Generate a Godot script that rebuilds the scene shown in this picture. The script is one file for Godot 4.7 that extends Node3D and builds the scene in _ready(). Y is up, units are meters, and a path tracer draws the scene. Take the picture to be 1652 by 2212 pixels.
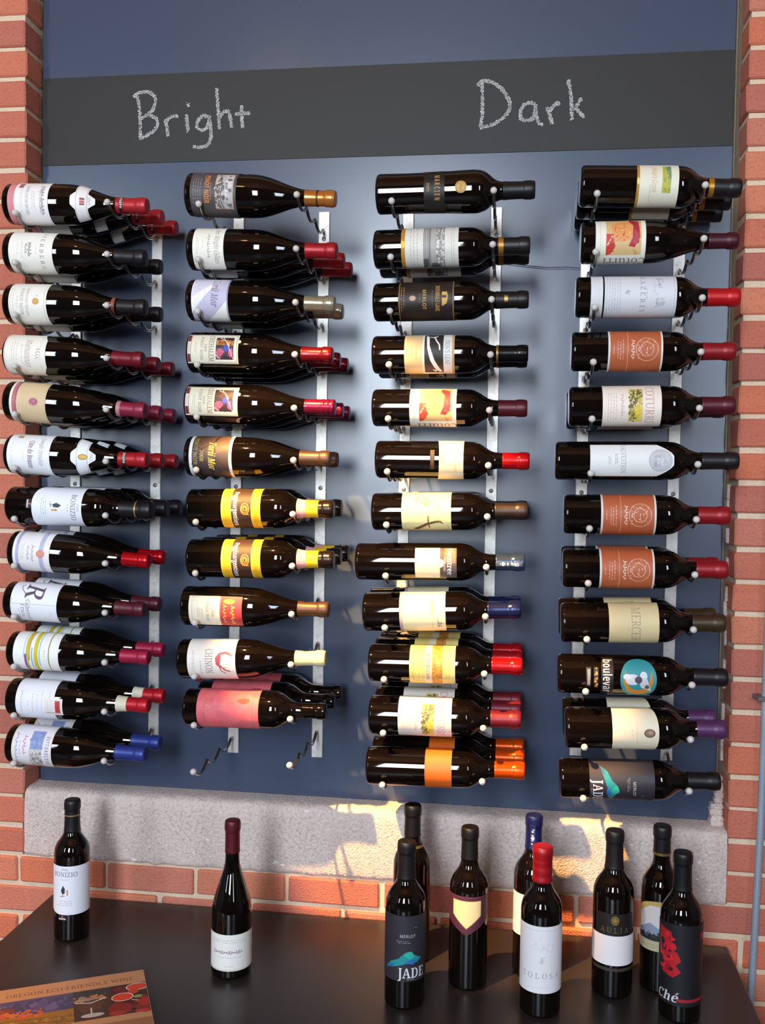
extends Node3D

# A brick wall niche with a painted board, four steel wine racks full of bottles, and a dark table with standing bottles below it.

const ROW := 0.086           # depth of one bottle place on a peg
const DIP := 0.0165          # how deep the cradles of a peg are
const RAIL_X := {1: [-1.004, -0.811], 2: [-0.621, -0.4265], 3: [-0.2395, -0.0480], 4: [0.1450, 0.3365]}
const RAIL_Y := {1: [1.117, 2.318], 2: [1.0898, 2.308], 3: [1.112, 2.310], 4: [1.1248, 2.316]}
const COURSE0 := 0.775
const PITCH := 0.0677
const FACE := 0.06           # the front of the bricks; the board's face is at z = 0
const TABLE := 0.76

var mats := {}
var meshes := {}
var used := {}
var glyphs := {}
var pegs := {}

# ---------------------------------------------------------------- names and metas

func numbered(s: String) -> String:
	var k: int = used.get(s, 0)
	used[s] = k + 1
	return s if k == 0 else "%s_%03d" % [s, k]

func tag(o: Node3D, label: String, category: String, group := "", kind := "") -> Node3D:
	o.set_meta("label", label)
	o.set_meta("category", category)
	if group: o.set_meta("group", group)
	if kind: o.set_meta("kind", kind)
	return o

func thing(called: String, label: String, category: String, at := Vector3.ZERO, group := "") -> Node3D:
	var o := Node3D.new()
	o.name = numbered(called)
	add_child(o)
	o.position = at
	return tag(o, label, category, group)

func piece(called: String, mesh: Mesh, m: Material, parent: Node3D, at := Vector3.ZERO) -> MeshInstance3D:
	var o := MeshInstance3D.new()
	o.name = numbered(called) if parent == self else called
	o.mesh = mesh
	o.material_override = m
	o.position = at
	parent.add_child(o, true)
	return o

func structure(called: String, mesh: Mesh, m: Material, label: String) -> MeshInstance3D:
	var o := piece(called, mesh, m, self)
	o.set_meta("kind", "structure")
	o.set_meta("label", label)
	return o

# ---------------------------------------------------------------- meshes

class Shape:
	var v := PackedVector3Array()
	var n := PackedVector3Array()
	var uv := PackedVector2Array()
	var ix := PackedInt32Array()

	func tri(a: int, b: int, c: int) -> void:
		var g := (v[b] - v[a]).cross(v[c] - v[a])
		if g.length_squared() < 1e-20: return
		if g.dot(n[a] + n[b] + n[c]) > 0.0:
			ix.append(a); ix.append(c); ix.append(b)
		else:
			ix.append(a); ix.append(b); ix.append(c)

	func vert(p: Vector3, nn: Vector3, t := Vector2.ZERO) -> int:
		v.append(p); n.append(nn); uv.append(t)
		return v.size() - 1

	func poly(ps: Array, inside: Vector3) -> void:          # a flat convex face, turned away from «inside»
		var g: Vector3 = (ps[1] - ps[0]).cross(ps[2] - ps[0]).normalized()
		var mid := Vector3.ZERO
		for p in ps: mid += p / ps.size()
		if g.dot(mid - inside) < 0.0: g = -g
		var first := v.size()
		for p in ps: vert(p, g, Vector2(p.x, p.y))
		for k in range(1, ps.size() - 1): tri(first, first + k, first + k + 1)

	func quad(ps: Array, g: Vector3) -> void:               # p0 top left, p1 top right, p2 bottom right, p3 bottom left
		var first := v.size()
		var ts := [Vector2(0, 0), Vector2(1, 0), Vector2(1, 1), Vector2(0, 1)]
		for k in 4: vert(ps[k], g, ts[k])
		tri(first, first + 1, first + 2)
		tri(first, first + 2, first + 3)

	func box(lo: Vector3, hi: Vector3, ch := 0.0, jit := 0.0, r: RandomNumberGenerator = null) -> void:
		var mid := (lo + hi) / 2
		var h := (hi - lo) / 2
		ch = minf(ch, minf(h.x, minf(h.y, h.z)) * 0.9)
		var c := {}
		for sx in [-1, 1]:
			for sy in [-1, 1]:
				for sz in [-1, 1]:
					var s := Vector3(sx, sy, sz)
					var e := mid + s * h
					if jit > 0.0: e += Vector3(r.randf_range(-jit, jit), r.randf_range(-jit, jit), r.randf_range(-jit, jit) * 0.6)
					c[s] = [e - Vector3(0, sy, sz) * ch, e - Vector3(sx, 0, sz) * ch, e - Vector3(sx, sy, 0) * ch]
		for axis in 3:
			var b := (axis + 1) % 3
			var d := (axis + 2) % 3
			for s in [-1, 1]:
				var ring := []
				for q in [[-1, -1], [1, -1], [1, 1], [-1, 1]]:
					var k := Vector3.ZERO
					k[axis] = s; k[b] = q[0]; k[d] = q[1]
					ring.append(c[k][axis])
				poly(ring, mid)
			if ch > 0.0:
				for s1 in [-1, 1]:
					for s2 in [-1, 1]:
						var k1 := Vector3.ZERO
						k1[b] = s1; k1[d] = s2
						var k2 := k1
						k1[axis] = -1; k2[axis] = 1
						poly([c[k1][b], c[k2][b], c[k2][d], c[k1][d]], mid)
		if ch > 0.0:
			for k in c: poly(c[k], mid)

	func lathe(prof: PackedVector2Array, segs: int, at := Vector3.ZERO) -> void:   # prof: x = height, y = radius; turned about +y
		var first := v.size()
		for i in prof.size():
			var a := prof[maxi(i - 1, 0)]
			var b := prof[mini(i + 1, prof.size() - 1)]
			var t := b - a
			var nr := Vector2(t.x, -t.y).normalized()        # (radial, height)
			for s in segs + 1:
				var th := TAU * s / segs
				var dir := Vector3(sin(th), 0, cos(th))
				vert(at + dir * prof[i].y + Vector3(0, prof[i].x, 0), (dir * nr.x + Vector3(0, nr.y, 0)).normalized(), Vector2(float(s) / segs, float(i) / prof.size()))
		for i in prof.size() - 1:
			for s in segs:
				var q := first + i * (segs + 1) + s
				tri(q, q + 1, q + segs + 2)
				tri(q, q + segs + 2, q + segs + 1)

	func tube(path: PackedVector3Array, r: float, segs: int) -> void:
		var first := v.size()
		var m := path.size()
		var up := Vector3(0.3, 0.9, 0.1).normalized()
		for i in m:
			var t := (path[mini(i + 1, m - 1)] - path[maxi(i - 1, 0)]).normalized()
			var x := up.cross(t).normalized()
			var y := t.cross(x)
			for s in segs + 1:
				var th := TAU * s / segs
				var d := x * cos(th) + y * sin(th)
				vert(path[i] + d * r, d, Vector2(float(s) / segs, i))
		for i in m - 1:
			for s in segs:
				var q := first + i * (segs + 1) + s
				tri(q, q + 1, q + segs + 2)
				tri(q, q + segs + 2, q + segs + 1)
		for e in [0, m - 1]:
			var ring := []
			for s in segs: ring.append(v[first + e * (segs + 1) + s])
			poly(ring, path[1] if e == 0 else path[m - 2])

	func made() -> ArrayMesh:
		var arrays := []
		arrays.resize(Mesh.ARRAY_MAX)
		arrays[Mesh.ARRAY_VERTEX] = v
		arrays[Mesh.ARRAY_NORMAL] = n
		arrays[Mesh.ARRAY_TEX_UV] = uv
		arrays[Mesh.ARRAY_INDEX] = ix
		var m := ArrayMesh.new()
		m.add_surface_from_arrays(Mesh.PRIMITIVE_TRIANGLES, arrays)
		return m

func box_mesh(lo: Vector3, hi: Vector3, ch := 0.0) -> ArrayMesh:
	var s := Shape.new()
	s.box(lo, hi, ch)
	return s.made()

func ball_mesh(r: float, squash := 1.0) -> ArrayMesh:
	var s := Shape.new()
	var p := PackedVector2Array()
	for i in 9:
		var a := -PI / 2 + PI * i / 8
		p.append(Vector2(sin(a) * r * squash, maxf(cos(a) * r, 0.0)))
	s.lathe(p, 14)
	return s.made()

# ---------------------------------------------------------------- materials

func mat(key: String, col: Color, rough := 0.6, metal := 0.0) -> StandardMaterial3D:   # col in linear values
	if mats.has(key): return mats[key]
	var m := StandardMaterial3D.new()
	m.resource_name = key
	m.albedo_color = col.linear_to_srgb()
	m.roughness = rough
	m.metallic = metal
	mats[key] = m
	return m

func noise_map(freq: float, seed_: int, size := 512, octaves := 4, normal := 0.0, ramp := []) -> NoiseTexture2D:
	var f := FastNoiseLite.new()
	f.noise_type = FastNoiseLite.TYPE_SIMPLEX_SMOOTH
	f.seed = seed_
	f.frequency = freq
	f.fractal_octaves = octaves
	var t := NoiseTexture2D.new()
	t.width = size
	t.height = size
	t.seamless = true
	t.noise = f
	if normal > 0.0:
		t.as_normal_map = true
		t.bump_strength = normal
	if ramp.size():
		var g := Gradient.new()
		var offs := PackedFloat32Array()
		var cols := PackedColorArray()
		for k in ramp.size():
			offs.append(ramp[k][0])
			cols.append(ramp[k][1])
		g.offsets = offs
		g.colors = cols
		t.color_ramp = g
	return t

func over(m: StandardMaterial3D, albedo: Texture2D, bump: Texture2D, scale: float, strength := 1.0) -> StandardMaterial3D:
	m.uv1_triplanar = true
	m.uv1_world_triplanar = true
	m.uv1_scale = Vector3.ONE * scale
	if albedo: m.albedo_texture = albedo
	if bump:
		m.normal_enabled = true
		m.normal_texture = bump
		m.normal_scale = strength
	return m

# ---------------------------------------------------------------- print: a small drawing language for labels

func glyph(font: String, ch: int) -> Array:
	var key := "%s%d" % [font, ch]
	if glyphs.has(key): return glyphs[key]
	if not glyphs.has(font):
		var f := SystemFont.new()
		f.font_names = PackedStringArray(["Droid Sans" if font.to_lower() == "n" else "Droid Serif"])
		f.font_weight = 700 if font == font.to_upper() else 400
		glyphs[font] = f
	var ts := TextServerManager.get_primary_interface()
	var rid: RID = glyphs[font].get_rids()[0]
	var size := Vector2i(64, 0)
	ts.font_render_range(rid, size, ch, ch)
	var g := ts.font_get_glyph_index(rid, 64, ch, 0)
	var r: Rect2 = ts.font_get_glyph_uv_rect(rid, size, g)
	var im: Image = null
	if r.size.x > 0:
		im = ts.font_get_texture_image(rid, size, ts.font_get_glyph_texture_idx(rid, size, g)).get_region(Rect2i(r))
		im.convert(Image.FORMAT_RGBA8)
	glyphs[key] = [im, ts.font_get_glyph_offset(rid, size, g), ts.font_get_glyph_advance(rid, 64, g).x]
	return glyphs[key]

func write(img: Image, cx: float, cy: float, h: float, col: Color, font: String, text: String, rot := 0, squeeze := 1.0, most := 0.9) -> void:
	var italic := font.ends_with("i")
	font = font.left(1)
	var w := 4.0
	for c in text: w += glyph(font, c.unicode_at(0))[2]
	var line := Image.create(int(w) + 6, 90, false, Image.FORMAT_RGBA8)
	var x := 2.0
	for c in text:
		var g := glyph(font, c.unicode_at(0))
		if g[0]: line.blend_rect(g[0], Rect2i(Vector2i.ZERO, g[0].get_size()), Vector2i(int(x + g[1].x), int(64 + g[1].y)))
		x += g[2]
	var s := h / 48.0
	if rot != 0: most = 0.9
	if squeeze > 1.0: most = minf(0.9, most * 1.4)
	var room := most * (img.get_width() if rot == 0 else img.get_height()) / (line.get_width() * s * squeeze)
	if room < 1.0:
		squeeze *= maxf(room, 0.62)
		s *= minf(1.0, room / 0.62)
	line.resize(maxi(2, int(line.get_width() * s * squeeze)), maxi(2, int(90 * s)), Image.INTERPOLATE_TRILINEAR if s < 0.5 else Image.INTERPOLATE_BILINEAR)
	if rot == 90: line.rotate_90(CLOCKWISE)
	elif rot == -90: line.rotate_90(COUNTERCLOCKWISE)
	var lw := line.get_width()
	var lh := line.get_height()
	var off := 0.05 * lh if rot == 0 else 0.0
	for j in lh:
		var shear := 0.25 * (lh / 2.0 - j) if italic and rot == 0 else 0.0
		for i in lw:
			var a := line.get_pixel(i, j).a
			if a > 0.03:
				var px := int(cx - lw / 2.0 + i + shear)
				var py := int(cy - lh / 2.0 + j + off)
				if px >= 0 and py >= 0 and px < img.get_width() and py < img.get_height():
					img.set_pixel(px, py, img.get_pixel(px, py).lerp(col, minf(1.0, a * 1.15)))

func disc(img: Image, cx: float, cy: float, rx: float, ry: float, col: Color) -> void:
	for j in range(int(floor(cy - ry)), int(ceil(cy + ry)) + 1):
		var q := 1.0 - pow((j + 0.5 - cy) / maxf(ry, 0.3), 2)
		if q > 0.0:
			var hw := rx * sqrt(q)
			img.fill_rect(Rect2i(int(round(cx - hw)), j, maxi(1, int(round(2 * hw))), 1), col)

func fill_poly(img: Image, ps: PackedVector2Array, col: Color) -> void:
	var lo := ps[0].y
	var hi := ps[0].y
	for p in ps:
		lo = minf(lo, p.y)
		hi = maxf(hi, p.y)
	for j in range(int(floor(lo)), int(ceil(hi)) + 1):
		var xs := []
		for k in ps.size():
			var a := ps[k]
			var b := ps[(k + 1) % ps.size()]
			if (a.y <= j + 0.5) != (b.y <= j + 0.5): xs.append(a.x + (j + 0.5 - a.y) / (b.y - a.y) * (b.x - a.x))
		xs.sort()
		for k in range(0, xs.size() - 1, 2): img.fill_rect(Rect2i(int(round(xs[k])), j, maxi(1, int(round(xs[k + 1] - xs[k]))), 1), col)

func stroke(img: Image, ps: PackedVector2Array, w: float, col: Color) -> void:
	for k in ps.size() - 1:
		var m := int(ps[k].distance_to(ps[k + 1]) / maxf(w * 0.4, 0.7)) + 1
		for i in m + 1:
			var p := ps[k].lerp(ps[k + 1], float(i) / m)
			disc(img, p.x, p.y, w / 2, w / 2, col)

func paint(dsl: String, w: int, h: int, most := 0.9) -> ImageTexture:
	var img := Image.create(w, h, false, Image.FORMAT_RGBA8)
	var r := RandomNumberGenerator.new()
	r.seed = 7 + dsl.length()
	for cmd in dsl.split(";", false):
		var t := cmd.strip_edges().split(" ", false)
		var q: Array[float] = []
		for k in t: q.append(float(k) if k.is_valid_float() and not k.contains("e") else 0.0)
		match t[0]:
			"B": img.fill(Color(t[1]))
			"R": img.fill_rect(Rect2i(int(q[1] * w), int(q[2] * h), maxi(1, int((q[3] - q[1]) * w)), maxi(1, int((q[4] - q[2]) * h))), Color(t[5]))
			"E": disc(img, q[1] * w, q[2] * h, q[3] * w, q[4] * h, Color(t[5]))
			"O":
				var ps := PackedVector2Array()
				for k in 37: ps.append(Vector2(q[1] * w + cos(TAU * k / 36) * q[3] * w, q[2] * h + sin(TAU * k / 36) * q[4] * h))
				stroke(img, ps, q[5] * h, Color(t[6]))
			"P":
				var ps := PackedVector2Array()
				for k in range(2, t.size() - 1, 2): ps.append(Vector2(q[k] * w, q[k + 1] * h))
				fill_poly(img, ps, Color(t[1]))
			"L":
				var ps := PackedVector2Array()
				for k in range(3, t.size() - 1, 2): ps.append(Vector2(q[k] * w, q[k + 1] * h))
				stroke(img, ps, q[1] * h, Color(t[2]))
			"T": write(img, q[1] * w, q[2] * h, q[3] * h, Color(t[4]), t[5], t[6].replace("_", " "), int(q[7]) if t.size() > 7 else 0, q[8] if t.size() > 8 else 1.0, most)
			"Q":                                              # lines of small print too fine to read
				var n := int(q[5])
				for k in n:
					var y := (q[2] + (q[4] - q[2]) * (k + 0.5) / n) * h
					var x := (q[1] + r.randf_range(0, 0.06)) * w
					while x < (q[3] - r.randf_range(0, 0.06)) * w:
						var step := r.randf_range(0.012, 0.05) * w
						img.fill_rect(Rect2i(int(x), int(y), maxi(1, int(step)), maxi(1, int(h * 0.012))), Color(t[6]))
						x += step + 0.012 * w
			"S":                                              # a line of handwriting
				var ps := PackedVector2Array()
				var m := int(q[7])
				for k in m * 8 + 1:
					var f := float(k) / (m * 8)
					ps.append(Vector2((q[1] + (q[3] - q[1]) * f + 0.012 * sin(TAU * f * m)) * w, (q[2] + q[4] * cos(TAU * f * m) * (0.55 + 0.45 * sin(f * 23.0 + q[7]))) * h))
				stroke(img, ps, q[6] * h, Color(t[5]))
			"X":                                              # brushed blotches: x0 y0 x1 y1 count rmin rmax colours
				var cols := t[8].split(",")
				for k in int(q[5]):
					var rad := r.randf_range(q[6], q[7]) * h
					var px := r.randf_range(q[1] * w + rad * 0.6, q[3] * w - rad * 0.6)
					var py := r.randf_range(q[2] * h + rad * 0.6, q[4] * h - rad * 0.6)
					disc(img, px, py, rad * r.randf_range(0.5, 1.0), rad * r.randf_range(0.4, 1.0), Color(cols[r.randi() % cols.size()]))
	return ImageTexture.create_from_image(img)

# ---------------------------------------------------------------- bottles

func profile(kind: String) -> PackedVector2Array:           # x = height over length, y = radius over body radius
	if meshes.has("p" + kind): return meshes["p" + kind]
	var k := PackedVector2Array()
	var low := [[0.0, 0.0], [0.0, 0.78], [0.004, 0.90], [0.012, 0.97], [0.024, 1.0]]
	var up := []
	if kind == "B": up = [[0.2, 1.0], [0.40, 1.0], [0.46, 0.985], [0.51, 0.945], [0.56, 0.86], [0.61, 0.745], [0.66, 0.615], [0.71, 0.50], [0.76, 0.415], [0.80, 0.365], [0.84, 0.345], [0.925, 0.335]]
	elif kind == "S": up = [[0.2, 1.0], [0.38, 1.0], [0.43, 0.985], [0.48, 0.92], [0.524, 0.82], [0.57, 0.71], [0.62, 0.585], [0.66, 0.48], [0.70, 0.40], [0.74, 0.36], [0.80, 0.345], [0.925, 0.335]]
	elif kind == "W": up = [[0.2, 0.985], [0.45, 1.02], [0.60, 1.06], [0.64, 1.05], [0.675, 0.99], [0.705, 0.86], [0.73, 0.69], [0.75, 0.56], [0.775, 0.47], [0.80, 0.43], [0.84, 0.41], [0.925, 0.395]]
	else: up = [[0.2, 1.0], [0.58, 1.0], [0.62, 0.995], [0.65, 0.965], [0.68, 0.88], [0.705, 0.755], [0.73, 0.61], [0.755, 0.50], [0.78, 0.445], [0.81, 0.42], [0.84, 0.41], [0.925, 0.40]]
	var e: float = up[-1][1]
	for p in low: k.append(Vector2(p[0], p[1]))
	for i in up.size() - 1:
		var a: Array = up[maxi(i - 1, 0)]
		var b: Array = up[i]
		var c: Array = up[i + 1]
		var d: Array = up[mini(i + 2, up.size() - 1)]
		for s in 3:
			var f := s / 3.0
			k.append(Vector2(lerpf(b[0], c[0], f), cubic_interpolate(b[1], c[1], a[1], d[1], f)))
	for p in [[0.925, e], [0.934, e + 0.035], [0.94, e + 0.04], [0.975, e + 0.04], [0.984, e + 0.03], [0.992, e - 0.01], [0.9921, 0.0]]: k.append(Vector2(p[0], p[1]))
	meshes["p" + kind] = k
	return k

func radius_at(kind: String, t: float) -> float:
	var p := profile(kind)
	for i in range(2, p.size() - 1):
		if t <= p[i + 1].x: return lerpf(p[i].y, p[i + 1].y, clampf((t - p[i].x) / maxf(p[i + 1].x - p[i].x, 1e-6), 0, 1))
	return p[-2].y

func glass_mesh(kind: String, length: float, r: float) -> ArrayMesh:
	var s := Shape.new()
	var p := PackedVector2Array()
	for q in profile(kind): p.append(Vector2(q.x * length, q.y * r))
	s.lathe(p, 40)
	return s.made()

func capsule_mesh(kind: String, length: float, r: float, from: float, style: String) -> ArrayMesh:
	var s := Shape.new()
	var p := PackedVector2Array()
	var out := 0.0011
	p.append(Vector2(from * length, radius_at(kind, from) * r))
	p.append(Vector2(from * length, radius_at(kind, from) * r + out))
	var n := 26
	for i in range(1, n):
		var t := lerpf(from, 0.985, float(i) / (n - 1))
		var q := radius_at(kind, t) * r + out
		if style == "screw": q = radius_at(kind, 0.90) * r + 0.0016 + (0.0007 if i % 4 < 2 and t > 0.9 else 0.0)
		elif style == "wax": q += 0.0014 + 0.0004 * sin(i * 0.9)
		p.append(Vector2(t * length, q))
	var last := p[-1].y
	p.append(Vector2(0.994 * length, last - 0.0006))
	p.append(Vector2(0.998 * length, last - 0.0018))
	p.append(Vector2(1.0 * length, last - 0.0036))
	p.append(Vector2(1.0 * length, 0.0))
	s.lathe(p, 28)
	return s.made()

func edge(shape: String, u: float) -> Vector2:              # from which to which height (0 top, 1 bottom) a label reaches at u
	var d := absf(u - 0.5) * 2.0
	match shape:
		"disc": return Vector2(0.5 - 0.5 * sqrt(maxf(0, 1 - d * d)), 0.5 + 0.5 * sqrt(maxf(0, 1 - d * d)))
		"pentagon": return Vector2(0, 1.0 - 0.36 * d)
		"roundtop": return Vector2(0.30 * (1.0 - sqrt(maxf(0, 1 - d * d * 0.96))) if d < 0.999 else 0.25, 1)
		"roundbottom": return Vector2(0, 1.0 - 0.16 * pow(maxf(0.0, (0.42 - u) / 0.42), 1.6))
		"point": return Vector2(0.0 if d < 0.25 else 0.2 * pow((d - 0.25) / 0.75, 1.3), 1)
		"hollow": return Vector2(0, 1.0 - 0.10 * (1.0 - d * d))
		"wavy": return Vector2(0.0 if d < 0.4 else 0.10 * minf(1.0, (d - 0.4) / 0.25), 1)
		"shield":
			var b := clampf((0.36 - d) / 0.2, 0, 1)
			return Vector2(lerpf(0.30, 0.0, b), lerpf(0.80, 1.0, b))
		"round":
			var c := 0.05 * pow(clampf((d - 0.88) / 0.12, 0, 1), 2)
			return Vector2(c, 1 - c)
		"nub":
			var b2 := 0.16 * sqrt(maxf(0, 1 - pow((u - 0.5) / 0.11, 2)))
			return Vector2(0.16 - b2, 1)
	return Vector2(0, 1)

func label_mesh(kind: String, length: float, r: float, t0: float, t1: float, mid: float, half: float, shape: String) -> ArrayMesh:
	var s := Shape.new()
	var nu := 44 if shape != "rect" else 28
	var nv := 10
	for i in nu + 1:
		var u := float(i) / nu
		var th := deg_to_rad(mid + lerpf(-half, half, u))
		var lim := edge(shape, u)
		for j in nv + 1:
			var v := lerpf(lim.x, lim.y, float(j) / nv)
			var t := lerpf(t1, t0, v)
			var q := radius_at(kind, t) * r + (0.0006 if t1 < 0.75 else 0.0017)
			var slope := (radius_at(kind, t + 0.01) - radius_at(kind, t - 0.01)) * r / (0.02 * length)
			s.vert(Vector3(sin(th) * q, t * length, cos(th) * q), Vector3(sin(th), -slope, cos(th)).normalized(), Vector2(u, v))
	for i in nu:
		for j in nv:
			var a := i * (nv + 1) + j
			s.tri(a, a + 1, a + nv + 2)
			s.tri(a, a + nv + 2, a + nv + 1)
	return s.made()

func label_material(key: String, dsl: String, w: float, h: float, half: float) -> StandardMaterial3D:
	if mats.has(key): return mats[key]
	var m := StandardMaterial3D.new()
	m.resource_name = key
	m.roughness = 0.55
	if dsl.begins_with("="):                                 # one plain colour
		m.albedo_color = Color(dsl.substr(1, 6))
		if dsl.contains("gold"):
			m.metallic = 0.6
			m.roughness = 0.35
	else:
		var k := clampf(360.0 / maxf(w, h), 800.0, 2700.0)
		m.albedo_texture = paint(dsl, maxi(16, int(w * k)), maxi(16, int(h * k)), 0.44 if half > 86 else 0.68 if half > 68 else 0.9)
	mats[key] = m
	return m

func make_bottle(kind: String, length: float, r: float, cap: String, key: String) -> Node3D:   # stands on its base at the origin, its label towards +z
	var o := Node3D.new()
	var g := mat("bottle glass", Color(0.0035, 0.0022, 0.0018), 0.035)
	piece("glass_body", glass_mesh(kind, length, r), g, o)
	var c := cap.split(" ")
	var m := mat("foil " + c[0] + c[2], Color(c[0]).srgb_to_linear(), 0.42, 0.25)
	if c[2] == "shiny" or c[2] == "screw":
		m.roughness = 0.22
		m.metallic = 0.5
	elif c[2] == "wax":
		m.roughness = 0.35
		m.metallic = 0.0
	elif c[2] == "paper":
		m.roughness = 0.6
		m.metallic = 0.0
	if c[2] != "bare": piece("capsule", capsule_mesh(kind, length, r, float(c[1]), c[2]), m, o)
	var n := 0
	for l in LABELS.get(key, []):
		var w: float = 2.0 * deg_to_rad(l[3]) * r * radius_at(kind, (l[0] + l[1]) / 2)
		var lm := label_material("%s %d" % [key, n], l[5], w, (l[1] - l[0]) * length, l[3])
		var called: String = l[6] if l.size() > 6 else "label"
		piece(called, label_mesh(kind, length, r, l[0], l[1], l[2], l[3], l[4]), lm, o)
		n += 1
	return o

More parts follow.
